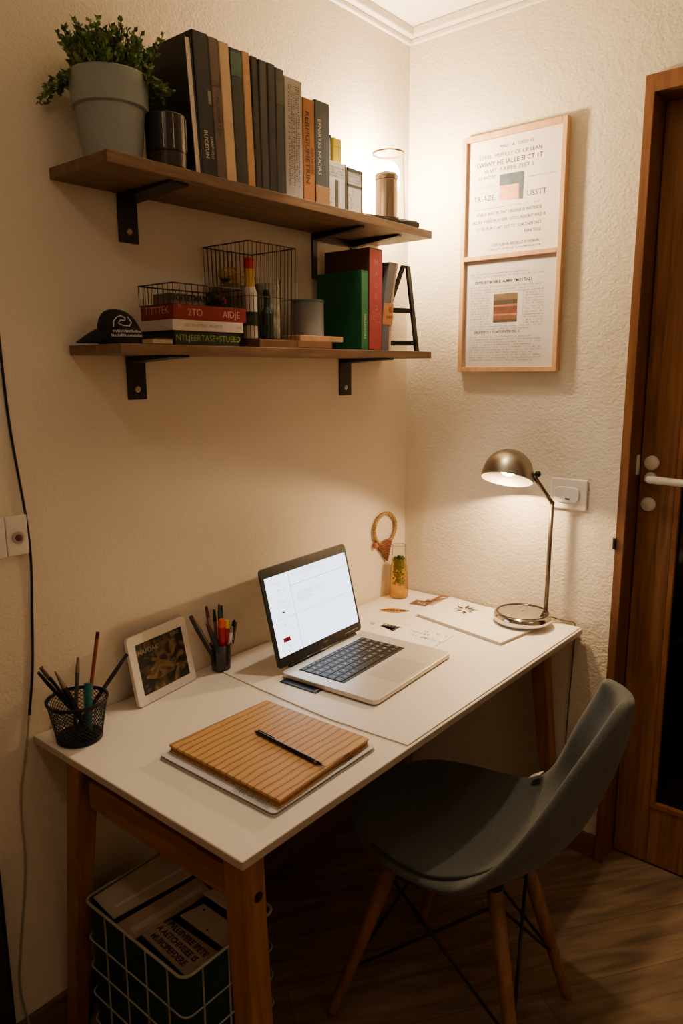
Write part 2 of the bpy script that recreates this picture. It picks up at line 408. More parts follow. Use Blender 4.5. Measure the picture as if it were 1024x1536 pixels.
# right upper bracket: hoop of two slim uprights and arms
m = MB()
for xc in (-.466, -.294):
    m.box(xc-.010, xc+.010, -.007, -.0005, 1.765, 1.8875)
    m.hexa([(xc-.010, -.175, 1.8825), (xc+.010, -.175, 1.8825), (xc+.010, -.001, 1.868), (xc-.010, -.001, 1.868), (xc-.010, -.175, 1.8875), (xc+.010, -.175, 1.8875), (xc+.010, -.001, 1.8875), (xc-.010, -.001, 1.8875)])
m.box(-.456, -.304, -.007, -.0005, 1.868, 1.8875)
up.part('bracket', m, BLACKM, bevel=.001, label='black twin-arm bracket')

# ------------------------------------------------------------------ books
COVERS = {}
def cov(rgb, rough=.5, var=.12):
    k = (rgb, rough)
    if k not in COVERS: COVERS[k] = mat('book_cover', rgb, rough, var=var, scale=14)
    return COVERS[k]
def standing_book(label, x, w, h, dep, yf, z, lean, cover, pages=PAGES, fore=False, txt=None, group=None, spine=None, extra=None):
    """upright book, spine (or fore edge) facing -y; (x,z) is its bottom-left front corner"""
    t = Thing('book', label, 'book', (x, yf, z), group=group)
    t.o.rotation_euler = (0, lean, 0)
    t.loc = Vector((0, 0, 0))
    bt = .0022
    m = MB()
    m.box(0, bt, 0, dep, 0, h); m.box(w-bt, w, 0, dep, 0, h)
    if fore: m.box(bt, w-bt, dep-.003, dep, 0, h)
    else: m.box(bt, w-bt, 0, .003, 0, h)
    t.part('cover', m, cov(cover), bevel=.0008)
    y0, y1 = (.002, dep-.003) if fore else (.003, dep-.003)
    t.part('pages', MB().box(bt, w-bt, y0, y1, .002, h-.003), pages)
    if spine:
        rgb, z0, z1 = spine
        t.part('spine_band', MB().box(.0008, w-.0008, -.0006, 0, z0*h, z1*h), cov(rgb))
    if txt:
        for (s, size, zc, xo, rgbm) in txt:
            t.part('lettering', MB().text(s, size, fr((w/2+xo, -.0009, zc*h), (0,0,-1), (1,0,0))), rgbm)
    if extra: extra(t, w, h, dep)
    return t
LT = mat('pale_foil', (.80, .77, .70), .5); GOLD = mat('gold_foil', (.75, .66, .30), .5); DK = mat('dark_print', (.16, .11, .07), .7)
G1 = 'books on the upper shelf'; zt = 1.9102; yf = -.196
standing_book('tall dark charcoal book at the left end of the row, beside the plant pot', -1.0445, .0165, .252, .150, yf, zt, -.065, (.16, .14, .12), PAGEW, fore=True, group=G1)
standing_book('tall navy book with pale lettering low on its spine, beside the charcoal one', -1.0265, .0400, .268, .165, yf, zt, -.055, (.055, .09, .14), group=G1,
    txt=[('BUCEIUN', .013, .22, -.004, LT), ('DARFHOO', .009, .20, .011, LT), ('|||||||||||', .009, .56, .014, LT)])
standing_book('worn grey-brown book right of the navy book', -.9850, .0260, .268, .160, yf, zt, -.055, (.36, .29, .26), group=G1, spine=((.30, .22, .20), .66, .70),
    txt=[('MORDIETSR', .014, .45, 0, DK)])
standing_book('plain cream book right of the worn grey-brown book', -.9580, .0270, .268, .155, yf, zt, -.05, (.78, .66, .50), group=G1)
standing_book('dark teal book with a shiny green band at its top', -.9295, .0325, .265, .160, yf, zt, -.045, (.17, .18, .18), group=G1, spine=((.22, .36, .33), .80, .97))
standing_book('tan book standing between the teal book and the black ones', -.8960, .0210, .268, .150, yf, zt, -.04, (.74, .57, .38), group=G1)
standing_book('thin black book, first of the four dark spines', -.8735, .0180, .266, .160, yf, zt, -.025, (.10, .10, .10), group=G1)
standing_book('charcoal grey book, second of the four dark spines', -.8540, .0230, .266, .160, yf, zt, -.012, (.22, .23, .23), group=G1)
standing_book('near-black book, third of the four dark spines', -.8300, .0230, .267, .160, yf, zt, -.003, (.12, .13, .14), group=G1)
standing_book('dark slate book, fourth of the four dark spines', -.8060, .0260, .264, .160, yf, zt, 0, (.19, .22, .24), group=G1, spine=((.24, .28, .26), .72, .9))
def greytext(t, w, h, dep):
    m = MB(); F = fr((w/2, -.0009, h*.52), (0,0,-1), (1,0,0))
    for k in range(5): m.scribble(F, -h*.42, h*.42*(1-.1*(k%2)), -.016+k*.008, .0058, seed=k+3)
    t.part('lettering', m, INKG)
standing_book('light grey book covered in small print on its spine', -.7775, .0580, .255, .160, yf, zt, 0, (.66, .63, .61), PAGEW, group=G1, extra=greytext)
standing_book('ochre brown book with black lettering down its spine', -.7170, .0400, .226, .160, yf, zt, .0, (.62, .40, .18), group=G1,
    txt=[('RERHGIUMETRIN', .021, .52, -.006, DK), ('REORSISE', .014, .40, .010, DK)])
standing_book('dark slate-blue book at the right end of the row with a tan foot', -.6740, .0520, .232, .160, yf, zt, 0, (.25, .28, .30), group=G1, spine=((.60, .46, .30), .0, .18),
    txt=[('EFNIRTES HUCIRS', .016, .55, -.012, LT)])

# ------------------------------------------------------------------ small boxes beside the books
def photo_box(label, x0, x1, y0, y1, z0, z1, side, bars, seed):
    t = Thing('box', label, 'box', ((x0+x1)/2, (y0+y1)/2, z0), group='small white boxes on the upper shelf')
    t.part('carton', MB().box(x0, x1, y0, y1, z0, z1), WHITEP, bevel=.001)
    m = MB()
    for (a, b, c, d_) in bars: m.box(x0+a*(x1-x0), x0+b*(x1-x0), y0-.0012, y0-.0001, z0+c*(z1-z0), z0+d_*(z1-z0))
    t.part('dark_panel', m, mat('box_print', (.32, .30, .28), .6, var=.3, scale=60))
    m = MB(); F = fr((x0, y0-.0006, z0), (1,0,0), (0,0,1))
    for k in range(4): m.scribble(F, .004, (x1-x0)*.9, (z1-z0)*(.70+.06*k), .004, seed=seed+k)
    t.part('print', m, INK); m = MB()
    for k in range(5): m.scribble(F, .006, (x1-x0)*.4, (z1-z0)*(.12+.09*k), .005, seed=seed+9+k, fill=.5)
    t.part('print', m, INK)
    return t
photo_box('white printed box with lines of text, left of the framed one', -.618, -.548, -.185, -.11, zt, 2.022, 0, [(.42, .58, 0, .62), (0, .03, 0, 1), (.96, 1, 0, 1)], 20)
photo_box('white box with dark frame bars, right of the printed one', -.543, -.478, -.185, -.11, zt, 2.018, 0, [(0, .07, 0, 1), (.9, 1, 0, 1), (0, 1, .60, .64), (0, 1, .93, 1)], 40)
t = Thing('card', 'black and white printed card standing on the left white box', 'card', (-.602, -.16, 2.0222))
t.part('sheet', MB().box(-.617, -.587, -.172, -.166, 2.0222, 2.086), mat('dark_card', (.2, .2, .22), .5), bevel=.0008)
m = MB(); F = fr((-.617, -.1724, 2.022), (1,0,0), (0,0,1)); m.quad(F, .007, .026, .006, .056)
t.part('picture', m, mat('bluish_print', (.72, .74, .78), .6, var=.3, scale=90))
t = Thing('card_box', 'small bright yellow box standing beside the black and white card', 'box', (-.566, -.165, 2.0222))
t.part('carton', MB().box(-.584, -.552, -.176, -.156, 2.0222, 2.082), mat('yellow_card', (.90, .78, .10), .5), bevel=.002)
t.part('flap', MB().box(-.582, -.554, -.177, -.1763, 2.062, 2.080), mat('yellow_flap', (.93, .82, .2), .5))

# tray + canister + glass lamp
t = Thing('tray', 'flat dark slab tray under the glass lamp at the right end of the upper shelf', 'tray', (-.36, -.12, zt))
poly = [(-.238, -.206), (-.205, -.075), (-.52, -.02), (-.545, -.125)]
t.part('slab', MB().prism([(-.238,-.205), (-.212,-.05), (-.460,-.012), (-.474,-.150)], zt, zt+.014), mat('slate', (.16, .15, .13), .6, var=.2), bevel=.002)
m = MB(); m.prism([(-.242,-.200), (-.217,-.055), (-.455,-.019), (-.469,-.146)], zt+.0141, zt+.0175)
t.part('lip', m, mat('slate_lip', (.20, .19, .16), .6), bevel=.001)
TZ = zt + .0178
t = Thing('canister', 'brushed metal canister with a lid beside the glass lamp', 'canister', (-.328, -.15, TZ))
t.part('can', MB().lathe([(.029, 0), (.031, .003), (.031, .100), (.030, .103)], 40, (-.322, -.148, TZ)), CANM, smooth=False, bevel=.001)
t.part('lid', MB().lathe([(.0315, .1032), (.0325, .106), (.0325, .114), (.029, .120), (.012, .122), (.011, .126), (.004, .127)], 40, (-.322, -.148, TZ)), CANM, smooth=False)
t.part('foot_stud', MB().sphere((-.2925, -.166, TZ+.006), .004), CANM, smooth=True)
lx, ly = -.225, -.083
t = Thing('glass_lamp', 'tall clear glass cylinder lamp with a dark rim and glowing bulb', 'lamp', (lx, ly, TZ))
g = MB().lathe([(.052, .004), (.050, .06), (.0465, .15), (.045, .200)], 48, (lx, ly, TZ), False, False); 
t.part('glass_shade', g, GLS, smooth=True)
t.part('rim', MB().lathe([(.0455, .200), (.0475, .201), (.0475, .206), (.0445, .206), (.0445, .200), (.0455, .200)], 48, (lx, ly, TZ), False, False), mat('bronze_rim', (.36, .28, .21), .4, .6), smooth=False)
t.part('base', MB().lathe([(.053, 0), (.053, .004), (.018, .006), (.016, .03)], 40, (lx, ly, TZ)), CANM)
t.part('bulb', MB().sphere((lx, ly, TZ+.140), .034, 24, 16, (1,1,1.2)), emit('lamp_bulb_glow', (1.0, .88, .70), 1100), smooth=True)

# plant
px, py = -1.182, -.112
t = Thing('potted_plant', 'bushy green plant in a sage grey pot at the left end of the upper shelf', 'plant', (px, py, zt))
t.part('pot', MB().lathe([(.052, 0), (.055, .002), (.0655, .098), (.072, .101), (.0755, .158), (.074, .161), (.070, .160), (.067, .12)], 56, (px, py, zt), True, False), POTM, smooth=False, bevel=.0012)
t.part('soil', MB().lathe([(.0685, .140), (.05, .146), (.01, .149)], 24, (px, py, zt), False, True), SOIL)
st = MB(); lv = [MB(), MB()]
def leaf(m, p, d, L, w):
    d = d.normalized(); s = d.cross(Vector((rng.uniform(-1,1), rng.uniform(-1,1), rng.uniform(-1,1))))
    if s.length < 1e-3: return
    s.normalize(); n = s.cross(d)
    a = p; b = p + d*L*.45 + s*w + n*w*.25; c = p + d*L; e = p + d*L*.45 - s*w + n*w*.25; mid = p + d*L*.5 - n*w*.2
    m.face([a, b, mid]); m.face([b, c, mid]); m.face([c, e, mid]); m.face([e, a, mid])
for k in range(210):
    az = rng.uniform(0, 2*PI); rad = math.sqrt(rng.random())*.060
    p = Vector((px+rad*math.cos(az), py+rad*math.sin(az), zt+.145))
    out = rad/.060
    droop = out > .8 and rng.random() < .6 and abs(math.sin(az+.5)) < .55
    el = rng.uniform(.85, 1.5) if not droop else rng.uniform(.15, .6)
    d = Vector((math.cos(az)*math.cos(el), math.sin(az)*math.cos(el), math.sin(el)))
    Lh = rng.uniform(.045, .088)
    if k < 14: Lh = rng.uniform(.088, .106)
    pts = []; q = p.copy(); dd = d.copy(); n = 9
    for i in range(n):
        pts.append(q.copy()); q = q + dd*Lh/(n-1)
        if droop: dd.z -= .20
        else: dd += Vector((rng.uniform(-.1,.1), rng.uniform(-.1,.1), rng.uniform(-.06,.08)))
        dd.normalize()
        if q.y > -.012: q.y = -.012
        if q.x > -1.074: q.x = -1.074
        if q.z < zt+.115 and q.x > -1.128: break
    if len(pts) < 4: continue
    st.tube(pts, .0009, 4)
    for i in range(2, len(pts)):
        fr_ = i/(n-1)
        for j in range(4):
            a = rng.uniform(0, 2*PI)
            ld = Vector((math.cos(a), math.sin(a), rng.uniform(-.1, .9))) + (pts[i]-pts[i-1]).normalized()*.7
            L = rng.uniform(.011, .021)*(1.15-.5*fr_)
            tip = pts[i] + ld.normalized()*L
            if tip.y > -.004 or tip.x > -1.072 or (tip.z < zt+.115 and tip.x > -1.135): continue
            leaf(lv[rng.random() < .45], pts[i], ld, L, L*rng.uniform(.28, .42))
t.part('stems', st, STEM)
lv[0].keepn = lv[1].keepn = True
t.part('foliage', lv[0], LEAF); t.part('foliage', lv[1], LEAFD)
# striped tumbler
cx_, cy_ = -1.0915, -.1635
t = Thing('tumbler', 'dark metallic tumbler with pale vertical lines between pot and books', 'tumbler', (cx_, cy_, zt))
t.part('base', MB().lathe([(.0385, 0), (.0395, .002), (.0395, .028)], 40, (cx_, cy_, zt)), mat('tumbler_brown', (.18, .12, .08), .35, var=.1), label='dark brown lower band')
t.part('body', MB().lathe([(.0395, .0285), (.0405, .031), (.0405, .098), (.0395, .100), (.037, .098), (.037, .04)], 40, (cx_, cy_, zt), False, True), mat('tumbler_metal', (.24, .23, .22), .28, .7, var=.15), smooth=False)
m = MB()
for a in (-2.35, -1.85, -1.35, -.8):
    ca, sa = math.cos(a), math.sin(a)
    m.tube([(cx_+.0408*ca, cy_+.0408*sa, zt+.034), (cx_+.0408*ca, cy_+.0408*sa, zt+.096)], .0008, 5)
t.part('stripe', m, mat('stripe_pale', (.80, .75, .66), .4), label='pale vertical lines')

# ------------------------------------------------------------------ lower shelf
z2 = 1.5642
# cap
t = Thing('cap', 'black cap with white emblem resting at the left end of the lower shelf', 'cap', (-1.19, -.10, z2))
ca = Vector((-1.178, -.098, z2))
ax = Vector((.80, -.60, 0)); ay = Vector((.60, .80, 0))
def capp(u, v, z): q = ca + ax*u + ay*v; return (q.x, q.y, z2+z)
m = MB(); rows = []
NU, NV = 20, 8
for i in range(NV+1):
    f = i/NV; ring = []
    for k in range(NU):
        a = 2*PI*k/NU; rr = math.cos(f*PI/2)**.75
        lift = math.sin(f*PI/2)
        ring.append(m._v(capp(.047*rr*math.cos(a)-.012*lift, .044*rr*math.sin(a), .002+.070*lift)))
    rows.append(ring)
for a, b in zip(rows, rows[1:]):
    for k in range(NU): m.bm.faces.new([a[k], a[(k+1)%NU], b[(k+1)%NU], b[k]])
CAPM = mat('cap_cloth', (.085, .08, .075), .8, var=.2, bump=.2, bscale=600)
bmesh.ops.remove_doubles(m.bm, verts=m.bm.verts, dist=.0004)
t.part('crown', m, CAPM, smooth=True)
m = MB(); P = []
for i in range(5):
    row = []
    for k in range(9):
        a = PI/2 + PI*k/8; r = .040 + i*.009
        zz = .028 - .026*(i/4)**1.2*(1) + .010*math.sin(PI*k/8)*(1-i/4)
        row.append(m._v(capp(r*math.cos(a)*1.12-.006, .046*math.sin(a)*(1-.04*i), .003+max(0, zz*.75*abs(math.sin(PI*k/8))**.5))))
    P.append(row)
for a, b in zip(P, P[1:]):
    for k in range(8): m.bm.faces.new([a[k], a[k+1], b[k+1], b[k]])
t.part('brim', m, CAPM, smooth=True, solid=.002, solidoff=0)
m = MB()
# white emblem + lettering on the front panel of the crown (facing the room)
def onc(a, f, off=.0012):
    rr = math.cos(f*PI/2)**.75; lift = math.sin(f*PI/2)
    q = ca + ax*((.047*rr*math.cos(a)-.012*lift)+off*math.cos(a)) + ay*((.044*rr+off)*math.sin(a)); return (q.x, q.y, z2+.002+.070*lift+off*lift)
for (a0, a1, f0) in ((-1.9, -.35, .12), (-1.8, -.3, .20)):
    n = 22
    for k in range(n):
        a = a0+(a1-a0)*k/n; h = .055*rng.uniform(.6, 1)
        m.face([onc(a, f0), onc(a+(a1-a0)/n*.6, f0), onc(a+(a1-a0)/n*.6, f0+h), onc(a, f0+h)])
pts = [(-1.75, .30), (-1.7, .42), (-1.5, .52), (-1.25, .56), (-1.05, .50), (-1.15, .44), (-1.35, .45), (-1.5, .38), (-1.3, .33), (-1.0, .32), (-.8, .40), (-.85, .54)]
m.tube([onc(a, f) for a, f in pts], .0013, 5)
t.part('emblem', m, mat('cap_white', (.75, .73, .70), .7), label='white stitched emblem')

def flat_book(name, label, x0, x1, y0, y1, z0, z1, cover, pages=PAGEW, group=None, front=None, left=None, inkm=None, spine_front=True):
    t = Thing(name, label, 'book', ((x0+x1)/2, (y0+y1)/2, z0), group=group)
    b = .002
    m = MB(); m.box(x0, x1, y0, y1, z0, z0+b); m.box(x0, x1, y0, y1, z1-b, z1)
    if spine_front: m.box(x0, x1, y0, y0+b, z0+b, z1-b); m.box(x0, x0+b, y0+b, y1, z0+b, z1-b)
    t.part('cover', m, cov(cover), bevel=.0007)
    t.part('pages', MB().box(x0+(b if spine_front else .001), x1-.003, y0+(b if spine_front else .0015), y1-.002, z0+b, z1-b), pages)
    for (s, size, xf, zf) in front or []:
        t.part('lettering', MB().text(s, size, fr((x0+xf*(x1-x0), y0-.0005, z0+zf*(z1-z0)), (1,0,0), (0,0,1))), inkm)
    for (s, size, yf_, zf) in left or []:
        t.part('lettering', MB().text(s, size, fr((x0-.0005, y0+yf_*(y1-y0), z0+zf*(z1-z0)), (0,-1,0), (0,0,1))), inkm)
    return t
G2 = 'books lying stacked on the lower shelf'
flat_book('booklet', 'thin dark booklet with pale page edge beside the cap', -1.158, -1.104, -.176, -.10, z2, z2+.013, (.12, .11, .10), PAGES, spine_front=False)
flat_book('book', 'dark green book with yellow-green lettering, bottom of the stack', -1.101, -.920, -.174, -.045, z2, z2+.030, (.12, .16, .11), group=G2,
    front=[('NTLJEERTASE+STUEED', .0182, .52, .5)], inkm=mat('lime_ink', (.60, .62, .32), .6))
flat_book('book', 'white book in the middle of the stack, under the red one', -1.106, -.908, -.176, -.036, z2+.0303, z2+.0525, (.80, .74, .69), group=G2,
    front=[('SERTOHSITRIES  MELIRTTE', .009, .42, .5), ('OA', .010, .93, .5)], inkm=INKL)
flat_book('book', 'red book with pale lettering on top of the stack', -1.101, -.896, -.174, -.06, z2+.0528, z2+.0835, (.48, .09, .08), group=G2,
    front=[('2TO', .0215, .28, .5), ('AIDJE', .0215, .78, .5), ('TS', .010, .08, .85)], left=[('TITTTEK', .022, .50, .62)], inkm=mat('pink_foil', (.78, .58, .50), .6))
# wire tray
WIREM = mat('wire_metal', (.24, .17, .13), .4, .7, var=.15)
def wire_basket(name, label, x0, x1, y0, y1, z0, z1, nx, ny, r, rr, mid=(), taper=0):
    t = Thing(name, label, 'basket', ((x0+x1)/2, (y0+y1)/2, z0))
    a, b, c, d_ = x0+taper, x1-taper, y0+taper, y1-taper
    m = MB(); m.tube([(x0,y0,z1),(x1,y0,z1),(x1,y1,z1),(x0,y1,z1)], rr, 6, True)
    t.part('rim', m, WIREM)
    m = MB(); m.tube([(a,c,z0+r),(b,c,z0+r),(b,d_,z0+r),(a,d_,z0+r)], r*1.2, 6, True)
    for f in mid:
        zz = z0+f*(z1-z0); k = taper*(1-f)
        m.tube([(x0+k,y0+k,zz),(x1-k,y0+k,zz),(x1-k,y1-k,zz),(x0+k,y1-k,zz)], r, 5, True)
    for i in range(nx+1):
        f = i/nx
        for (ya, yb) in ((c, y0), (d_, y1)): m.tube([(a+(b-a)*f, ya, z0+r), (x0+(x1-x0)*f, yb, z1)], r, 5)
        m.tube([(a+(b-a)*f, c, z0+r), (a+(b-a)*f, d_, z0+r)], r, 5)
    for i in range(1, ny):
        f = i/ny
        for (xa, xb) in ((a, x0), (b, x1)): m.tube([(xa, c+(d_-c)*f, z0+r), (xb, y0+(y1-y0)*f, z1)], r, 5)
    t.part('wire_grid', m, WIREM)
    return t
zs = z2+.0838
wire_basket('wire_tray', 'low black wire tray on top of the stacked books', -1.098, -.898, -.171, -.052, zs, zs+.043, 12, 7, .0008, .0016)
t = Thing('box', 'small dark lettered box lying in the low wire tray', 'box', (-1.02, -.12, zs+.0018))
t.part('carton', MB().box(-1.078, -.985, -.14, -.075, zs+.0018, zs+.026), mat('tray_box', (.42, .36, .30), .6), bevel=.001)
m = MB(); m.text('SUOITETMAXS', .0175, fr((-1.031, -.1406, zs+.017), (1,0,0), (0,0,1)), bold=.0006); t.part('lettering', m, INK)
def crumple(name, label, cat, c, r, sc, mats, seed, n=5, group=None):
    t = Thing(name, label, cat, (c[0], c[1], c[2]-r*sc[2]), group=group); R = random.Random(seed)
    for i in range(n):
        m = MB(); o = Vector((R.uniform(-.6,.6)*r*sc[0], R.uniform(-.5,.5)*r*sc[1], R.uniform(-.35,.4)*r*sc[2])) if i else Vector()
        q = r*(1 if i == 0 else R.uniform(.35, .6))
        m.sphere(Vector(c)+o, q, 14, 9, sc if i == 0 else (1, 1, .8))
        for v in m.bm.verts: v.co += Vector((R.uniform(-1,1), R.uniform(-1,1), R.uniform(-1,1)))*q*.13
        t.part(['wad', 'petal', 'fold'][min(i, 2)], m, mats[i % len(mats)])
    return t
RED = mat('red_cloth', (.52, .08, .08), .7, var=.3); BLK = mat('black_cloth', (.08, .08, .08), .7, var=.3); CRM = mat('cream_cloth', (.70, .58, .38), .7, var=.25); OLV = mat('olive_cloth', (.30, .28, .16), .7, var=.3)
crumple('ribbon_bow', 'red and black ribbon bow in the low wire tray', 'ribbon', (-.938, -.118, zs+.0215), .022, (1.2, 1, .85), [BLK, RED, RED, BLK], 5, 6)
# boards
t = Thing('board', 'dark brown wooden board under the tall wire basket', 'board', (-.72, -.1, z2))
t.part('plank', MB().box(-.858, -.597, -.178, -.03, z2, z2+.018), BROWNW, bevel=.001)
t.part('edge_band', MB().box(-.728, -.598, -.1788, -.1782, z2+.002, z2+.016), mat('edge_band', (.52, .37, .24), .6))
zb_ = z2+.0183
t = Thing('board', 'short pale wooden board under the grey candle jar', 'board', (-.65, -.1, zb_))
t.part('plank', MB().box(-.714, -.546, -.173, -.03, zb_, zb_+.014), BLOCKW, bevel=.0012)
t.part('end_grain', MB().box(-.712, -.602, -.1737, -.1732, zb_+.001, zb_+.013), mat('end_grain', (.76, .60, .42), .7, var=.2))
# tall wire basket
zt3 = zb_
wire_basket('wire_basket', 'tall open wire basket holding small ornaments on the lower shelf', -.880, -.722, -.170, -.014, zt3, zt3+.218, 12, 11, .0008, .0016, mid=(.45,), taper=.004)
bz = zt3+.002
crumple('toy_animal', 'cream and black soft toy lying high in the tall wire basket', 'toy', (-.835, -.062, bz+.150), .027, (1.45, .9, .8), [CRM, BLK, CRM, OLV, BLK], 11, 6)
t = Thing('box', 'grey patterned box holding up the soft toy in the basket', 'box', (-.835, -.065, bz))
t.part('carton', MB().box(-.866, -.800, -.095, -.026, bz, bz+.127), mat('grey_pattern', (.40, .37, .33), .6, var=.5, scale=70), bevel=.001)
t.part('lid', MB().box(-.867, -.799, -.096, -.025, bz+.100, bz+.1275), mat('grey_lid', (.46, .42, .37), .6, var=.3, scale=50), bevel=.001)
# bottle in basket front-left
bx_, by_ = -.845, -.135
t = Thing('bottle', 'white bottle with a yellow neck and red cap in the tall basket', 'bottle', (bx_, by_, bz))
t.part('body', MB().lathe([(.016, 0), (.017, .003), (.017, .105), (.013, .118)], 24, (bx_, by_, bz)), mat('bottle_white', (.78, .74, .68), .45), smooth=False)
t.part('neck', MB().lathe([(.0131, .1182), (.0115, .124), (.0115, .160)], 24, (bx_, by_, bz)), mat('bottle_yellow', (.80, .62, .16), .5))
t.part('cap', MB().lathe([(.0128, .1602), (.013, .163), (.013, .182), (.010, .185)], 24, (bx_, by_, bz)), mat('cap_red', (.70, .08, .09), .45))
t.part('label', MB().lathe([(.0173, .03), (.0173, .062)], 24, (bx_, by_, bz), False, False), mat('bottle_label', (.16, .2, .14), .6, var=.6, scale=90))
# jar with white/green content
bx_, by_ = -.763, -.110
t = Thing('jar', 'glass jar with pale painted pattern in the tall basket', 'jar', (bx_, by_, bz))
t.part('content', MB().lathe([(.030, .003), (.031, .006), (.031, .132), (.026, .135)], 32, (bx_, by_, bz)), mat('jar_pattern', (.60, .58, .54), .5, var=.65, scale=45))
t.part('glass', MB().lathe([(.032, 0), (.0335, .003), (.0335, .140), (.030, .150)], 32, (bx_, by_, bz), True, False), GLS, smooth=True)
bx_, by_ = -.803, -.148
t = Thing('bottle', 'short dark green bottle in the front of the tall basket', 'bottle', (bx_, by_, bz))
t.part('body', MB().lathe([(.013, 0), (.014, .003), (.014, .060), (.007, .075), (.0065, .1)], 20, (bx_, by_, bz)), mat('green_bottle', (.10, .16, .10), .25, var=.3), smooth=False)
t.part('cap', MB().lathe([(.0078, .1002), (.0078, .115)], 20, (bx_, by_, bz)), BLK)
# candle jar
cx_, cy_, cz_ = -.598, -.095, zb_+.0143
t = Thing('candle', 'plain grey candle jar with a teal lid edge', 'candle', (cx_, cy_, cz_))
t.part('jar', MB().lathe([(.040, 0), (.0425, .003), (.0425, .088)], 48, (cx_, cy_, cz_)), mat('candle_grey', (.50, .50, .50), .55, var=.04), smooth=False)
t.part('lid', MB().lathe([(.0428, .0882), (.0435, .090), (.0435, .094), (.041, .0955)], 48, (cx_, cy_, cz_)), mat('candle_lid', (.36, .45, .43), .5))
# right standing books
G3 = 'books standing on the lower shelf'
def greenx(t, w, h, dep):
    m = MB(); m.box(.0015, w-.0015, -.0006, -.0001, .004, h-.006); t.part('spine_band', m, cov((.12, .42, .25)), label='brighter green spine')
    m = MB(); m.text('SERTEHIORS', .012, fr((w/2, -.001, h*.3), (0,0,-1), (1,0,0))); t.part('lettering', m, LT)
standing_book('large green hardback beside the candle jar', -.4805, .0315, .209, .158, -.182, z2, 0, (.04, .32, .20), group=G3, extra=greenx)
def redx(t, w, h, dep):
    m = MB(); m.box(.0015, w-.0015, -.0006, -.0001, .002, h-.004); t.part('spine_band', m, cov((.62, .20, .21)), label='pinkish red spine')
    m = MB()
    for i, s in enumerate('HADBO'): m.text(s, .020, fr((w/2, -.001, h*(.86-.11*i)), (1,0,0), (0,0,1)))
    for k in range(6): m.scribble(fr((w/2, -.001, 0), (1,0,0), (0,0,1)), -.02, .02, h*(.40-.03*k), .006, seed=k+60, fill=.5)
    t.part('lettering', m, mat('rose_foil', (.80, .45, .42), .5))
standing_book('tall brown book with a pinkish red spine behind the green one', -.4470, .0590, .272, .160, -.182, z2, .012, (.30, .18, .12), group=G3, extra=redx)
# curved grey book
t = Thing('book', 'grey paperback with an orange label, bowed and leaning on the ladder', 'book', (-.36, -.1, z2), group=G3)
def bow(z): return .036*(z/.245)**2.2
N = 14
def bowstrip(m, xa, xb, ya, yb, z0, z1, n=N):
    v = []
    for i in range(n+1):
        z = z0+(z1-z0)*i/n; b = bow(z)
        v.append([m._v((xa+b, ya, z2+z)), m._v((xb+b, ya, z2+z)), m._v((xb+b, yb, z2+z)), m._v((xa+b, yb, z2+z))])
    for p, q in zip(v, v[1:]):
        for k in range(4): m.bm.faces.new([p[k], p[(k+1)%4], q[(k+1)%4], q[k]])
    m.bm.faces.new(v[0][::-1]); m.bm.faces.new(v[-1]); return m
t.part('cover', bowstrip(MB(), -.384, -.350, -.180, -.03, 0, .243), cov((.34, .34, .36)))
t.part('pages', bowstrip(MB(), -.3497, -.338, -.178, -.032, .001, .243), PAGES)
t.part('label', bowstrip(MB(), -.3838, -.3375, -.1809, -.1803, .072, .130), cov((.72, .46, .22)), label='orange paper label')
m = MB(); 
for k in range(2): m.text(['IS', 'NAPTE'][k], [.02, .012][k], fr((-.358+.012, -.1815, z2+.112-.020*k), (1,0,0), (0,0,1)))
t.part('lettering', m, DK)
# little black ladder
t = Thing('decorative_ladder', 'small black A-frame ladder at the right end of the lower shelf', 'ladder', (-.25, -.12, z2))
LADM = mat('ladder_black', (.10, .085, .07), .5)
def strut(m, a, b, w): 
    a = Vector(a); b = Vector(b)
    m.hexa([(a.x-w, a.y-.004, a.z), (a.x+w, a.y-.004, a.z), (a.x+w, a.y+.004, a.z), (a.x-w, a.y+.004, a.z), (b.x-w, b.y-.004, b.z), (b.x+w, b.y-.004, b.z), (b.x+w, b.y+.004, b.z), (b.x-w, b.y+.004, b.z)])
m = MB(); strut(m, (-.193, -.17, z2), (-.246, -.17, z2+.243), .008); t.part('rail', m, LADM)
m = MB(); strut(m, (-.315, -.10, z2), (-.262, -.166, z2+.243), .007); t.part('rail', m, LADM)
for zz, xl, xr in ((.024, -.312, -.198), (.118, -.292, -.219)):
    m = MB(); m.hexa([(xl, -.10-.066*zz/.243, z2+zz-.007), (xr, -.176, z2+zz-.007), (xr, -.168, z2+zz-.007), (xl, -.092-.066*zz/.243, z2+zz-.007), (xl, -.10-.066*zz/.243, z2+zz+.007), (xr, -.176, z2+zz+.007), (xr, -.168, z2+zz+.007), (xl, -.092-.066*zz/.243, z2+zz+.007)])
    t.part('rung', m, LADM)
# ------------------------------------------------------------------ right wall: framed prints, switch
t = Thing('picture_frame', 'tall pale wood frame holding two printed text pages, hung on the right wall', 'picture frame', (-.001, -.377, 1.502))
y0, y1, fz0, fz1, fzm = -.2118, -.5423, 1.502, 2.192, 1.842
m = MB(); W = .015
m.box(-.024, -.001, y0-W, y0, fz0, fz1); m.box(-.024, -.001, y1, y1+W, fz0, fz1)
m.box(-.024, -.001, y1+W, y0-W, fz1-W*1.1, fz1); m.box(-.024, -.001, y1+W, y0-W, fz0, fz0+W); m.box(-.0235, -.001, y1+W, y0-W, fzm-.007, fzm+.007)
t.part('frame', m, FRAMEW, bevel=.0015)
PR = mat('print_paper', (.87, .83, .80), .8, var=.02)
p1 = t.part('print', MB().box(-.012, -.002, y1+W, y0-W, fzm+.007, fz1-W*1.1), PR, label='upper page with a small blue and peach picture')
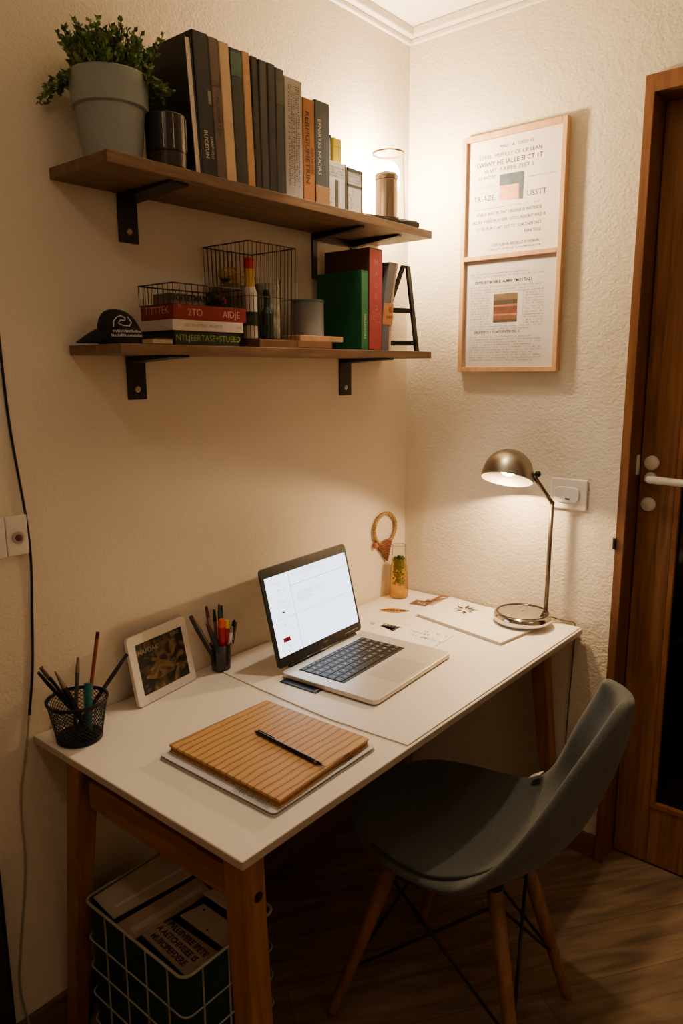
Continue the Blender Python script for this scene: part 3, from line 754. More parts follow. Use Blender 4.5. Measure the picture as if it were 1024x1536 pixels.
p2 = t.part('print', MB().box(-.012, -.002, y1+W, y0-W, fz0+W, fzm-.007), mat('print_grey', (.80, .77, .77), .8, var=.02), label='lower page with a small striped brown picture')
FX = -.0124
def F(y, z, dx=0): return fr((FX-dx, y, z), (0,-1,0), (0,0,1))
m = MB()
m.text('MALI   A  TIXED 1S', .013, F(-.385, 2.150)); 
m.text('STREE  MUTILLY OF UP LEAN', .0155, F(-.365, 2.127)); m.text('SWIWY HE IALLE SECT 1T', .0185, F(-.362, 2.107), bold=.0002)
m.text('VI VIT. F RIFFIE ZEET S', .0165, F(-.362, 2.087)); m.text('EI WOVI', .015, F(-.292, 2.070))
t.part('printed_heading', m, INKG, under=p1); t.part('printed_word', MB().text('TRIAZE', .0215, F(-.284, 2.012)), INKG, under=p1); t.part('printed_word', MB().text('USSTT', .0215, F(-.453, 2.008)), INKG, under=p1); m = MB()
for z, s, a, b in ((1.967, 'ETIBLIE RIEC TE TRIC UNSERIE IE WETRICIE', -.366, .0125), (1.946, 'IRE IRE WERD RUY VIER  OTOT RESCRIT WED R', -.366, .0125), (1.925, 'OTTEI IR IR C ART ISITI TC  SOR TAERTAST', -.366, .0125), (1.906, 'RANI TITLE', -.445, .012), (1.876, 'I OR FLERUN RETIELLZ FUWERVIC', -.392, .0115)):
    t.part('printed_line', MB().text(s, b, F(a, z), wide=.88), INKG, under=p1)
m.scribble(F(-.3, 1.864), 0, .17, 0, .005, seed=5); t.part('printed_line', m, INKG, under=p1); m = MB(); m.scribble(F(-.245, 1.983), 0, .24, 0, .0035, seed=6, fill=.7); t.part('printed_line', m, INKG, under=p1); m = MB()
m.quad(F(-.245, 2.045), 0, .075, 0, .0008); t.part('printed_rule', m, INKG, under=p1); m = MB(); m.scribble(F(-.425, 2.054), 0, .085, 0, .003, seed=8)
t.part('printed_text', m, INKG, under=p1)
m = MB(); m.hexa([(FX, -.334, 2.003), (FX, -.411, 1.996), (FX+.001, -.411, 1.996), (FX+.001, -.334, 2.003), (FX, -.334, 2.073), (FX, -.413, 2.072), (FX+.001, -.413, 2.072), (FX+.001, -.334, 2.073)])
pic = t.part('picture', m, mat('picture_blue', (.22, .27, .32), .6, var=.4, scale=60), under=p1, label='dark blue picture with a peach lower half')
m = MB(); m.hexa([(FX-.0004, -.334, 2.002), (FX-.0004, -.398, 1.997), (FX, -.398, 1.997), (FX, -.334, 2.002), (FX-.0004, -.334, 2.042), (FX-.0004, -.398, 2.040), (FX, -.398, 2.040), (FX, -.334, 2.042)])
t.part('picture_patch', m, mat('picture_peach', (.84, .58, .46), .6, var=.25, scale=50), under=p1, label='peach lower part of the picture')
m = MB()
m.text('CIUYSI ISTTIB DER B.  ALMINCTIMO I TSAL1', .0115, F(-.355, 1.770), bold=.0003, wide=.85); t.part('printed_heading', m, INKG, under=p2); m = MB(); m.text('DELIETTYTT 1 T11AITUYVITIX OC. C', .0105, F(-.340, 1.622), bold=.0002, wide=.9)
t.part('printed_text', m, INKG, under=p2)
m = MB()
for k in range(34):
    z = 1.795 - k*.0078
    if abs(z-1.770) < .010 or abs(z-1.622) < .008: continue
    if 1.645 < z < 1.74: m.scribble(F(-.247, z), 0, .066, 0, .0040, seed=100+k, fill=.85); m.scribble(F(-.428, z), 0, .062, 0, .0040, seed=200+k, fill=.85)
    else: m.scribble(F(-.247, z), 0, .24*(1-.12*(k % 3 == 0)), 0, .0040, seed=300+k, fill=.9)
m.quad(F(-.424, 1.74), 0, .0006, -.075, 0)
t.part('small_print', m, INKL, under=p2)
for i, (a, b, c) in enumerate(((.0, .10, (.28, .22, .18)), (.10, .24, (.42, .26, .17)), (.24, .30, (.62, .38, .26)), (.30, .42, (.40, .20, .15)), (.42, .55, (.34, .20, .15)), (.55, .62, (.60, .36, .22)), (.62, .78, (.24, .19, .17)), (.78, 1, (.40, .31, .20)))):
    z0, z1 = 1.650+a*.084, 1.650+b*.084
    t.part('picture_band', MB().box(FX, FX+.001, -.406, -.327, z0, z1), mat('picture_band', c, .6, var=.2, scale=40), under=p2)

t = Thing('light_switch', 'square white switch plate on the right wall beside the desk lamp', 'switch', (0, -.594, 1.10))
t.part('plate', MB().box(-.010, -.0005, -.650, -.538, 1.098, 1.190), WHITEP, bevel=.004, segs=3)
poly = []
for k in range(40):
    a = 2*PI*k/40; e = .45
    poly.append((math.copysign(abs(math.cos(a))**e, math.cos(a))*.039, math.copysign(abs(math.sin(a))**(e*1.4), math.sin(a))*.024))
m = MB(); m.M = fr((-.0102, -.590, 1.143), (0,-1,0), (0,0,1)); m.prism(poly, 0, .006)
t.part('rocker', m, mat('rocker_white', (.90, .87, .84), .35, var=.02), bevel=.003, segs=3)
t.part('indicator', MB().box(-.0168, -.0163, -.601, -.587, 1.128, 1.133), BLACKP)

# left wall: outlet and cable
t = Thing('wall_outlet', 'white double wall plate with a round antenna socket on the left wall', 'outlet', (-1.43, 0, 1.14))
t.part('plate', MB().box(-1.417, -1.372, -.012, -.0005, 1.142, 1.224), WHITEP, bevel=.002)
t.part('plate', MB().box(-1.50, -1.4185, -.012, -.0005, 1.142, 1.224), WHITEP, bevel=.002)
m = MB(); m.M = fr((-1.394, -.0121, 1.179), (1,0,0), (0,0,1)); m.lathe([(.0125, 0), (.0125, .0025), (.010, .003)], 24); t.part('socket_ring', m, mat('ring_grey', (.66, .62, .58), .4))
m = MB(); m.M = fr((-1.394, -.0152, 1.179), (1,0,0), (0,0,1)); m.lathe([(.007, 0), (.0065, .004), (.004, .005)], 20); t.part('socket', m, mat('socket_brown', (.36, .26, .20), .4))
def smooth_pts(P, n=6):
    out = []
    for i in range(len(P)-1):
        p0 = Vector(P[max(i-1, 0)]); p1 = Vector(P[i]); p2 = Vector(P[i+1]); p3 = Vector(P[min(i+2, len(P)-1)])
        for k in range(n):
            u = k/n
            out.append(.5*((2*p1)+(p2-p0)*u+(2*p0-5*p1+4*p2-p3)*u*u+(3*p1-p0-3*p2+p3)*u**3))
    out.append(Vector(P[-1])); return out
cp = [(-1.40, -.0035, 2.50), (-1.396, -.0035, 2.1), (-1.392, -.0035, 1.75), (-1.391, -.0035, 1.56), (-1.386, -.0035, 1.403), (-1.371, -.006, 1.225), (-1.368, -.006, 1.13), (-1.373, -.0035, 1.03), (-1.384, -.0035, .893), (-1.4005, -.0035, .79)]
t = Thing('wall_cable', 'long thin cable running down the left wall, black above and white below', 'cable', (-1.40, -.0035, .3))
t.part('black_cable', MB().tube(smooth_pts(cp), .0028, 8), BLACKP, smooth=True, label='black upper cable')
cp = [(-1.4005, -.0035, .79), (-1.413, -.0035, .72), (-1.436, -.0035, .606), (-1.440, -.0035, .446), (-1.467, -.0035, .264), (-1.478, -.006, .17), (-1.47, -.0165, .07), (-1.46, -.02, .003)]
t.part('white_cable', MB().tube(smooth_pts(cp), .0022, 8), mat('cable_white', (.62, .57, .50), .5), smooth=True, label='thin white lower cable')
t = Thing('board', 'dark narrow board standing against the left wall at the lower left corner', 'board', (-1.70, -.03, 0))
t.part('panel', MB().box(-1.90, -1.513, -.040, -.0135, .004, .52), mat('dark_panel', (.15, .14, .13), .5, var=.15), bevel=.002)
t.part('edge_strip', MB().box(-1.513, -1.509, -.041, -.0135, .004, .52), mat('dark_edge', (.09, .085, .08), .4), bevel=.0008)
t.part('foot', MB().box(-1.60, -1.55, -.040, -.0135, 0, .004), BLACKP)

# ------------------------------------------------------------------ desk
t = Thing('desk', 'white-topped wooden desk in the room corner with splayed oak legs', 'desk', (-.70, -.33, 0))
DZ_ = .740
t.part('desktop', MB().box(-1.395, -.010, -.660, -.003, DZ_-.016, DZ_), DESKW, bevel=.0018)
t.part('edge_band', MB().box(-1.3945, -.0105, -.6612, -.6602, DZ_-.0155, DZ_-.001), EDGE_SHADE, label='front edge with its shade painted grey'); t.part('edge_band', MB().box(-1.3962, -1.3952, -.6595, -.004, DZ_-.0155, DZ_-.001), EDGE_SHADE, label='side edge with its shade painted grey')  # thin strips added to carry the painted edge shade
def leg(tx, ty, bx_, by_, wt=.052, wb=.036):
    m = MB(); a, b = wt/2, wb/2; zt_ = DZ_-.0162
    m.hexa([(bx_-b, by_-b, 0), (bx_+b, by_-b, 0), (bx_+b, by_+b, 0), (bx_-b, by_+b, 0), (tx-a, ty-a, zt_), (tx+a, ty-a, zt_), (tx+a, ty+a, zt_), (tx-a, ty+a, zt_)])
    return t.part('leg', m, LEGW, bevel=.003)
fl = leg(-1.356, -.618, -1.358, -.652, .050, .046)
leg(-1.356, -.130, -1.368, -.034, .048, .036)
leg(-.062, -.545, -.060, -.628, .050, .036)
leg(-.062, -.150, -.060, -.036, .048, .036)
m = MB(); m.M = Matrix.Translation((-1.350, -.6462, .642)) @ Matrix.Rotation(PI/2, 4, 'X'); m.lathe([(.0095, 0), (.0095, .001), (.006, .0012)], 20)
t.part('bolt', m, BLACKM, under=fl, label='dark recessed bolt')
t.part('side_rail', MB().box(-1.369, -1.345, -.597, -.165, .622, .682), RAILW, bevel=.002)
t.part('side_rail', MB().box(-.073, -.049, -.525, -.165, .622, .682), RAILW, bevel=.002)
t.part('front_rail', MB().box(-1.335, -.085, -.500, -.480, .670, .7235), RAILW, bevel=.002)
t.part('back_rail', MB().box(-1.335, -.085, -.165, -.145, .640, .7235), RAILW, bevel=.002)

# desk mat (right part of the top)
poly = [(-.925, -.655), (-.012, -.655), (-.012, -.006), (-.86, -.006)]
poly += [(-.89, -.02), (-.908, -.045), (-.916, -.08), (-.925, -.20), (-.934, -.35), (-.938, -.45), (-.932, -.56)]
MZ = DZ_ + .0035
solo('desk_mat', MB().prism(poly, DZ_+.0002, MZ), MATW, 'large white desk mat with a curved left edge covering the right part of the desk', 'desk mat', (-.45, -.33, DZ_), bevel=.0012)

# ------------------------------------------------------------------ laptop
a = math.radians(3.5); TL = Matrix.Translation((-.848, -.210, MZ)) @ Matrix.Rotation(a, 4, 'Z')
w_, d_ = .372, .290
t = Thing('laptop', 'open silver laptop with a bright white screen on the desk mat', 'laptop', (-.848, -.210, MZ))
def lmb(): m = MB(); m.M = TL.copy(); return m
def rrect(x0, x1, y0, y1, r, n=6):
    P = []
    for cx, cy, a0 in ((x1-r, y1-r, 0), (x0+r, y1-r, PI/2), (x0+r, y0+r, PI), (x1-r, y0+r, 1.5*PI)):
        for k in range(n+1): P.append((cx+r*math.cos(a0+PI/2*k/n), cy+r*math.sin(a0+PI/2*k/n)))
    return P
m = lmb(); m.prism(rrect(0, w_, -d_, 0, .016), .0035, .0150); base = t.part('base', m, ALU, bevel=.002, segs=3)
m = lmb()
for fx in (.03, w_-.03):
    for fy in (-.03, -d_+.03): m.lathe([(.007, 0), (.006, .0035)], 14, (fx, fy, 0))
t.part('rubber_feet', m, BLACKP)
m = lmb(); m.box(.038, w_-.048, -.172, -.028, .01495, .0152); kb = t.part('keyboard', m, mat('key_well', (.12, .12, .12), .5))
m = lmb(); lg = lmb(); x0, x1 = .040, w_-.050
rows = [14, 14, 14, 13, 12, 10]; yy = -.030
for r_, n in enumerate(rows):
    h = .0150 if r_ == 0 else .0235; kw = (x1-x0)/n; x = x0
    for k in range(n):
        ww = kw
        if r_ == 5: ww = (x1-x0)*[.07,.07,.07,.09,.35,.09,.07,.063,.063,.064][k]
        m.box(x+.0008, x+ww-.0008, yy-h+.0016, yy-.0008, .0153, .0168)
        Fk = fr((x+ww/2, yy-h/2, .0170), (1,0,0), (0,1,0))
        if not (r_ == 5 and k == 4): lg.scribble(Fk, -.004, .004, 0, h*.3, seed=r_*20+k)
        x += ww
    yy -= h
t.part('keys', m, KEYS, under=kb); t.part('key_legends', lg, KEYL, under=kb, label='white key legends')
m = lmb(); m.prism(rrect(.118, .258, -.276, -.186, .004, 3), .01495, .0153); t.part('trackpad', m, PADM, label='matte grey trackpad')
# lid
th = math.radians(14); LH = .263
TLD = TL @ Matrix.Translation((0, .002, .0155)) @ Matrix.Rotation(-th, 4, 'X')   # lid frame: x right, z up the lid, y back
def dmb(): m = MB(); m.M = TLD.copy(); return m
FL = fr((0,0,0), (1,0,0), (0,0,1))
m = dmb(); m.M = TLD @ fr((0, .007, 0), (1,0,0), (0,0,1)); m.prism(rrect(.002, w_-.002, .004, LH, .012), 0, .0055); lid = t.part('lid', m, mat('lid_shell', (.28, .27, .27), .35, .6), bevel=.001)
m = dmb(); m.M = TLD @ fr((0, .0018, 0), (1,0,0), (0,0,1)); m.prism(rrect(.004, w_-.004, .005, LH-.002, .011), 0, .0005); t.part('bezel', m, BLACKP, under=lid, label='black screen bezel')
m = dmb(); m.tube([(.04, 0, 0), (w_-.04, 0, 0)], .0055, 10); t.part('hinge', m, DARKGLOSS, smooth=True)
sx0, sx1, sz0, sz1 = .014, w_-.012, .030, LH-.026
F0 = fr((0, .0008, 0), (1,0,0), (0,0,1))
m = dmb(); m.quad(F0, sx0, sx1, sz0, sz1, 0); sc = t.part('screen', m, SCREEN, under=lid, label='glowing white screen')
sw, sh = sx1-sx0, sz1-sz0
def sq(m, a, b, c, d_, z=.0003): m.quad(F0, sx0+a*sw, sx0+b*sw, sz0+c*sh, sz0+d_*sh, z)
m = dmb(); sq(m, .262, .266, 0, 1); sq(m, .265, .99, .813, .818); sq(m, .265, .99, .448, .451); sq(m, 0.05, .262, .448, .451); t.part('screen_lines', m, SCRLN, under=lid)
m = dmb(); R = random.Random(3)
def line(a, b, c, h=.011, seed=0, fill=1): m.scribble(F0 @ Matrix.Translation((0, 0, .0003)), sx0+a*sw, sx0+b*sw, sz0+c*sh, h*sh*1.4, seed=seed, fill=fill)
line(.30, .62, .955, .010, 1); line(.30, .70, .93, .008, 2); line(.46, .66, .975, .010, 9); t.part('toolbar_text', m, SCRTXT, under=lid); m = dmb()
for k, (b, c) in enumerate(((.62, .70), (.60, .68), (.64, .655), (.48, .625), (.52, .60), (.46, .575))): line(.32, b, c, .010, 10+k)
t.part('screen_text', m, SCRTXT, under=lid)
m = dmb()
for k, (a, b, c, f) in enumerate(((.05, .16, .955, .5), (.08, .17, .90, .9), (.11, .20, .81, 1), (.12, .17, .755, .5), (.10, .19, .66, 1), (.13, .21, .58, 1), (.11, .15, .52, 1), (.11, .16, .485, .5), (.08, .15, .37, .6), (.10, .17, .30, .8), (.11, .18, .105, .9), (.07, .14, .085, .7), (.06, .15, .055, .7), (.05, .14, .035, .6))): line(a, b, c, .014, 30+k, f)
sq(m, .115, .145, .515, .535); t.part('sidebar_text', m, SCRDK, under=lid)
m = dmb(); sq(m, .07, .15, .16, .215, .0004); t.part('sidebar_icon', m, SCRRED, under=lid, label='small red sidebar icon')
m = dmb(); m.text('Nodutt', .006, F0 @ Matrix.Translation((.20, .019, .0003))); m.quad(F0, .29, .352, .0135, .0145, .0003); t.part('bezel_mark', m, SCREW, under=lid)
t2 = Thing('card_holder', 'flat black card holder tucked under the left edge of the laptop', 'card holder', (-.85, -.29, MZ))
m = MB(); m.M = Matrix.Translation((-.842, -.285, MZ)) @ Matrix.Rotation(.05, 4, 'Z'); m.box(-.024, .022, -.058, .058, .0001, .0030); t2.part('body', m, BLACKP, bevel=.0008)
m = MB(); m.M = Matrix.Translation((-.842, -.285, MZ)) @ Matrix.Rotation(.05, 4, 'Z'); m.box(-.020, .018, -.052, -.049, .0030, .0033); t2.part('seam', m, GREYP)

# ------------------------------------------------------------------ notebook stack
t = Thing('folder', 'clear white plastic folder under the ribbed wooden notebook', 'folder', (-1.13, -.455, DZ_))
def quadprism(m, P, z0, z1, r=.012):
    out = []; n = len(P)
    for i in range(n):
        p = Vector(P[i]); a = (Vector(P[i-1])-p).normalized(); b = (Vector(P[(i+1) % n])-p).normalized()
        for k in range(5):
            u = k/4; out.append(tuple(p + a*r*(1-u)**2 + b*r*u**2))
    m.prism(out, z0, z1)
FP = [(-1.283, -.292), (-1.281, -.618), (-.976, -.612), (-.985, -.292)]
m = MB(); quadprism(m, FP, DZ_+.0003, DZ_+.0035); t.part('back_sheet', m, mat('folder_grey', (.70, .68, .67), .35, var=.03), bevel=.0006)
m = MB(); quadprism(m, [(-1.276, -.300), (-1.274, -.606), (-.990, -.602), (-.99, -.30)], DZ_+.0036, DZ_+.0075, .004); t.part('papers', m, PAPER)
m = MB(); quadprism(m, FP, DZ_+.0076, DZ_+.0095); t.part('cover', m, mat('folder_clear', (.80, .79, .79), .22, var=.03, spec=.5), bevel=.0006)
m = MB(); m.box(-1.278, -1.262, -.600, -.505, DZ_+.0096, DZ_+.0099); t.part('label', m, mat('sticker', (.66, .66, .66), .5), label='small grey sticker')
m = MB(); Fq = fr((-1.270, -.515, DZ_+.0101), (0,-1,0), (1,0,0)); m.scribble(Fq, 0, .035, 0, .007, seed=1); m.scribble(Fq, .045, .078, -.002, .004, seed=2); t.part('lettering', m, INKG)
NZ = DZ_ + .0101
t = Thing('notebook', 'wooden ribbed-cover notebook lying on the clear folder', 'notebook', (-1.127, -.457, NZ))
BAM = bamboo_mat()
NP = [(-1.264, -.301), (-1.264, -.616), (-.988, -.602), (-.994, -.309)]
def ins(P, k): 
    c = Vector((sum(p[0] for p in P)/4, sum(p[1] for p in P)/4)); return [tuple(c+(Vector(p)-c)*k) for p in P]
m = MB(); quadprism(m, NP, NZ, NZ+.003, .003); t.part('back_cover', m, BAM, bevel=.0008)
m = MB(); quadprism(m, ins(NP, .985), NZ+.003, NZ+.011, .002); t.part('pages', m, mat('dark_pages', (.55, .37, .20), .8, var=.3, scale=200))
m = MB(); quadprism(m, NP, NZ+.011, NZ+.0165, .003); t.part('front_cover', m, BAM, bevel=.0015)
PZ = NZ + .0166
def pen(label, base, tip, r, segs, group=None, cat='pen', name='pen', clip=None):
    """segs: (part name, t0, t1, r0, r1, material)"""
    b = Vector(base); e = Vector(tip); t = Thing(name, label, cat, base, group=group)
    for (n, t0, t1, r0, r1, mm) in segs:
        p0 = b.lerp(e, t0); p1 = b.lerp(e, t1)
        t.part(n, MB().tube([p0, p0.lerp(p1, .5), p1], [r*r0, r*(r0+r1)/2, r*r1], 12), mm, smooth=False)
    if clip:
        d = (e-b).normalized(); s = d.cross(Vector(clip[1])).normalized(); o = Vector(clip[1])
        p0 = b.lerp(e, clip[0])+o*r*1.5; p1 = b.lerp(e, clip[2])+o*r*1.5
        t.part('clip', MB().tube([p0-o*r*.7, p0, p1], r*.28, 6), clip[3])
    return t
TEALM = mat('teal_plastic', (.10, .38, .38), .4); REDP = mat('red_plastic', (.66, .07, .09), .4); ORNG = mat('orange_plastic', (.85, .35, .10), .4); YEL = mat('yellow_plastic', (.88, .70, .15), .4); PINK = mat('clear_pink', (.66, .48, .44), .3)
GRNP = mat('green_plastic', (.10, .40, .24), .4); SILV = mat('silver_pen', (.55, .50, .45), .3, .8); PENCIL = wood('pencil_wood', (.48, .24, .13), (.58, .31, .18), (8, 8, 1), 6); DBRN = mat('dark_red_brown', (.28, .08, .07), .4)
pen('black ballpoint pen with metal tip lying on the wooden notebook', (-1.120, -.402, PZ+.0042), (-1.134, -.611, PZ+.0042), .0042,
    [('push_button', 0, .035, .45, .5, SILV), ('barrel', .035, .86, .9, 1.0, BLACKP), ('ring', .86, .885, 1.0, .95, SILV), ('grip', .885, .95, .9, .6, DARKGLOSS), ('tip', .95, 1, .45, .12, SILV)], clip=(.06, (0, 0, 1), .30, DARKGLOSS))

# ------------------------------------------------------------------ mesh pen cup
cx_, cy_, cz_ = -1.338, -.092, DZ_+.0002
t = Thing('pen_cup', 'black wire mesh pen cup at the left end of the desk', 'pen cup', (cx_, cy_, cz_))
MESHM = mat('mesh_black', (.10, .10, .10), .4, .5, var=.2)
H = .092; r0, r1 = .0465, .0615
t.part('base', MB().lathe([(.0445, 0), (.0475, .002), (.0478, .010), (.0462, .011)], 48, (cx_, cy_, cz_)), MESHM, bevel=.0008)
t.part('rim', MB().lathe([(r1-.0022, H-.006), (r1+.0018, H-.006), (r1+.0028, H), (r1-.001, H+.001), (r1-.0022, H-.006)], 48, (cx_, cy_, cz_), False, False), MESHM)
m = MB(); n = 32; turns = .30
for s in (1, -1):
    for k in range(n):
        P = []
        for i in range(9):
            f = i/8; aa = 2*PI*k/n + s*turns*2*PI*f; rr = r0+(r1-r0)*f
            P.append((cx_+rr*math.cos(aa), cy_+rr*math.sin(aa), cz_+.008+(H-.010)*f))
        m.tube(P, .00078, 4)
t.part('mesh_wall', m, MESHM)
G5 = 'pens in the black mesh cup'; cb = DZ_+.0125
def cp_(x, y): return (cx_+x, cy_+y, cb)
pen('black pen leaning out to the far left of the mesh cup', cp_(.022, -.006), (-1.412, -.083, .912), .0048, [('barrel', 0, .8, .8, 1, BLACKP), ('cap', .8, 1, 1.1, .7, DARKGLOSS)], G5)
pen('second dark pen on the left side of the mesh cup', cp_(.026, .014), (-1.399, -.070, .915), .0048, [('barrel', 0, .85, .9, 1, BLACKP), ('cap', .85, 1, 1.1, .9, SILV)], G5)
pen('flat silver-edged pen leaning left in the middle of the mesh cup', cp_(.010, -.026), (-1.376, -.082, .902), .0055, [('barrel', 0, .75, .8, 1.1, DARKGLOSS), ('tip', .75, 1, 1.1, .3, SILV)], G5)
pen('slim grey pen standing near the centre of the mesh cup', cp_(.0, .020), (-1.320, -.078, .914), .0046, [('barrel', 0, .8, .9, 1, mat('grey_pen', (.30, .29, .28), .4)), ('cap', .8, 1, 1.05, .6, SILV)], G5)
pen('short teal marker low inside the mesh cup', cp_(.016, -.008), (-1.306, -.085, .853), .0085, [('barrel', 0, .72, 1, 1, TEALM), ('cap', .72, 1, 1.08, .95, TEALM)], G5, cat='marker', name='marker')
pen('tall reddish brown pencil rising from the mesh cup', cp_(.028, .020), (-1.268, -.075, .955), .0042, [('shaft', 0, .93, 1, 1, PENCIL), ('end_cap', .93, 1, 1.02, .95, DBRN)], G5, cat='pencil', name='pencil')
pen('black pen leaning right out of the mesh cup toward the photo stand', cp_(-.016, .004), (-1.199, -.075, .882), .0048, [('barrel', 0, .75, .8, 1.05, BLACKP), ('cap', .75, 1, 1.1, .9, DARKGLOSS)], G5)

# photo stand
TP = Matrix.Translation((-1.176, -.079, DZ_+.0005)) @ Matrix.Rotation(math.radians(9.2), 4, 'Z')
t = Thing('photo_frame', 'white tilted photo frame with a dark golden picture on the desk', 'photo frame', (-1.176, -.079, DZ_))
TP2 = TP @ Matrix.Translation((0, 0, .0015)) @ Matrix.Rotation(math.radians(-11.5), 4, 'X')
pw, ph = .196, .166
m = MB(); m.M = TP2 @ fr((0, .011, 0), (1,0,0), (0,0,1)); m.prism(rrect(0, pw, 0, ph, .010), 0, .010); t.part('frame', m, mat('photo_white', (.84, .80, .75), .4, var=.02), bevel=.0015)
m = MB(); m.M = TP2 @ fr((0, .0128, 0), (1,0,0), (0,0,1)); m.prism(rrect(.001, pw-.001, .001, ph-.001, .010), 0, .0016); t.part('back', m, mat('photo_back', (.30, .24, .20), .5))
def photo_mat():
    m, nt, out = nm('golden_photo'); N = nt.nodes; L = nt.links
    b = N.new('ShaderNodeBsdfPrincipled'); L.new(b.outputs[0], out.inputs[0]); tc = N.new('ShaderNodeTexCoord')
    n = N.new('ShaderNodeTexNoise'); n.inputs['Scale'].default_value = 26; n.inputs['Detail'].default_value = 6; n.inputs['Distortion'].default_value = 1.5
    L.new(tc.outputs['Object'], n.inputs['Vector'])
    r = N.new('ShaderNodeValToRGB'); e = r.color_ramp.elements; e[0].position = .46; e[0].color = s2l((.10, .085, .06)); e[1].position = .72; e[1].color = s2l((.52, .42, .24))
    L.new(n.outputs['Fac'], r.inputs[0]); L.new(r.outputs[0], b.inputs['Base Color']); b.inputs['Roughness'].default_value = .35; return m
FPH = TP2 @ fr((0, .0007, 0), (1,0,0), (0,0,1))
m = MB(); m.M = FPH; m.quad(Matrix.Identity(4), .022, pw-.020, .022, ph-.022); pc = t.part('picture', m, photo_mat(), label='dark picture with golden shapes and pale lettering')
m = MB(); m.M = FPH @ Matrix.Translation((0, 0, .0003)); R = random.Random(4)
for k in range(26):
    aa = R.uniform(.2, 2.9); rr = R.uniform(.25, 1); x = .098+.062*rr*math.cos(aa); y = .045+.062*rr*math.sin(aa); q = R.uniform(.003, .008)
    m.face([(x+q*math.cos(b), y+q*math.sin(b)*.7, 0) for b in [2*PI*i/8 for i in range(8)]])
m.face([(.035+.005*i, .060+.028*math.sin(PI*i/20), 0) for i in range(21)] + [(.135-.005*i, .060-.014*math.sin(PI*i/20), 0) for i in range(1, 20)])
t.part('golden_shapes', m, mat('old_gold', (.44, .34, .19), .5, var=.5, scale=60), under=pc)
m = MB(); I4 = TP2 @ fr((0, .0002, 0), (1,0,0), (0,0,1)); m.text('HAPDAK', .0165, I4 @ Matrix.Translation((.058, .122, .0002))); m.text('BERO', .012, I4 @ Matrix.Translation((.150, .135, .0002)))
t.part('lettering', m, mat('pale_lettering', (.62, .58, .48), .6), under=pc)
m = MB(); q = TP2; m.M = Matrix.Identity(4)
a1 = TP2 @ Vector((pw/2-.03, .0148, ph*.55)); a2 = TP2 @ Vector((pw/2+.03, .0148, ph*.55)); b1 = TP @ Vector((pw/2-.03, .068, 0)); b2 = TP @ Vector((pw/2+.03, .068, 0))
m.hexa([b1, b2, b2+Vector((0, .002, 0)), b1+Vector((0, .002, 0)), a1, a2, a2+Vector((0, .002, 0)), a1+Vector((0, .002, 0))]); t.part('easel_back', m, mat('easel', (.26, .21, .18), .6))

# second pen holder
cx_, cy_ = -.902, -.047
t = Thing('pen_holder', 'smoky clear pen holder behind the photo frame against the left wall', 'pen cup', (cx_, cy_, DZ_))
hz_ = MZ + .0002
t.part('wall', MB().lathe([(.0235, 0), (.0245, .002), (.0275, .070), (.0262, .070), (.0235, .004)], 32, (cx_, cy_, hz_), True, True), glass('smoked_acrylic', (.55, .52, .50), .05, edge=.4), smooth=False)
t.part('base_disc', MB().lathe([(.0225, .0042), (.0225, .0075)], 32, (cx_, cy_, hz_)), BLACKP)
G6 = 'pens in the smoky holder'; hb = hz_+.008
def ch(x, y): return (cx_+x, cy_+y, hb)
pen('thick black pen with silver line leaning far left in the smoky holder', ch(-.004, .006), (-.985, -.036, .905), .0066, [('barrel', 0, .7, .9, 1.1, BLACKP), ('cap', .7, 1, 1.2, .8, DARKGLOSS)], G6, clip=(.97, (0, -1, 0), .35, SILV))
pen('dark blue-black pen with a brown tip beside the leaning black pen', ch(.004, -.013), (-.953, -.060, .882), .0062, [('barrel', 0, .8, 1, 1, mat('blueblack', (.07, .10, .12), .4)), ('end', .8, 1, 1, .7, DBRN)], G6)
pen('clear pinkish pen with a dark brown cap, tallest at left of the smoky holder', ch(-.008, .008), (-.941, -.044, .922), .0044, [('barrel', 0, .75, 1, 1, PINK), ('collar', .75, .82, 1.1, 1, SILV), ('cap', .82, 1, 1, .8, DBRN)], G6)
pen('silver pen with a black clip cap behind the red marker', ch(-.002, .012), (-.912, -.040, .905), .0044, [('barrel', 0, .8, 1, 1, SILV), ('cap', .8, 1, 1.1, .8, BLACKP)], G6)
pen('pen with a bright teal end above the red marker', ch(.004, .006), (-.900, -.046, .918), .0042, [('barrel', 0, .8, 1, 1, BLACKP), ('collar', .8, .9, 1.15, 1.1, TEALM), ('end', .9, 1, .9, .7, DBRN)], G6)
pen('pen with a dark green end at the right of the teal one', ch(.010, .010), (-.890, -.044, .912), .0042, [('barrel', 0, .8, 1, 1, BLACKP), ('collar', .8, .88, 1.15, 1.1, GRNP), ('end', .88, 1, .9, .7, BLACKP)], G6)
pen('thick red marker with an orange top in the smoky holder', ch(.001, -.004), (-.905, -.058, .882), .0095, [('barrel', 0, .84, .8, 1.05, REDP), ('cap', .84, 1, 1, .75, ORNG)], G6, cat='marker', name='marker')
pen('red marker with a yellow top leaning right in the smoky holder', ch(.012, .001), (-.884, -.056, .872), .0075, [('barrel', 0, .84, .8, 1, REDP), ('cap', .84, 1, 1, .8, YEL)], G6, cat='marker', name='marker')
pen('white pen leaning slightly right in the smoky holder', ch(.010, -.012), (-.872, -.060, .853), .0052, [('barrel', 0, .85, 1, 1, WHITEP), ('end', .85, 1, 1, .8, GREYP)], G6)
pen('black pen with clip leaning to the far right of the smoky holder', ch(.016, -.006), (-.853, -.050, .864), .0048, [('barrel', 0, .6, .85, 1, BLACKP), ('cap', .6, .96, 1.15, 1.1, BLACKP), ('button', .96, 1, .6, .5, DARKGLOSS)], G6, clip=(.94, (.8, -.6, 0), .45, BLACKP))

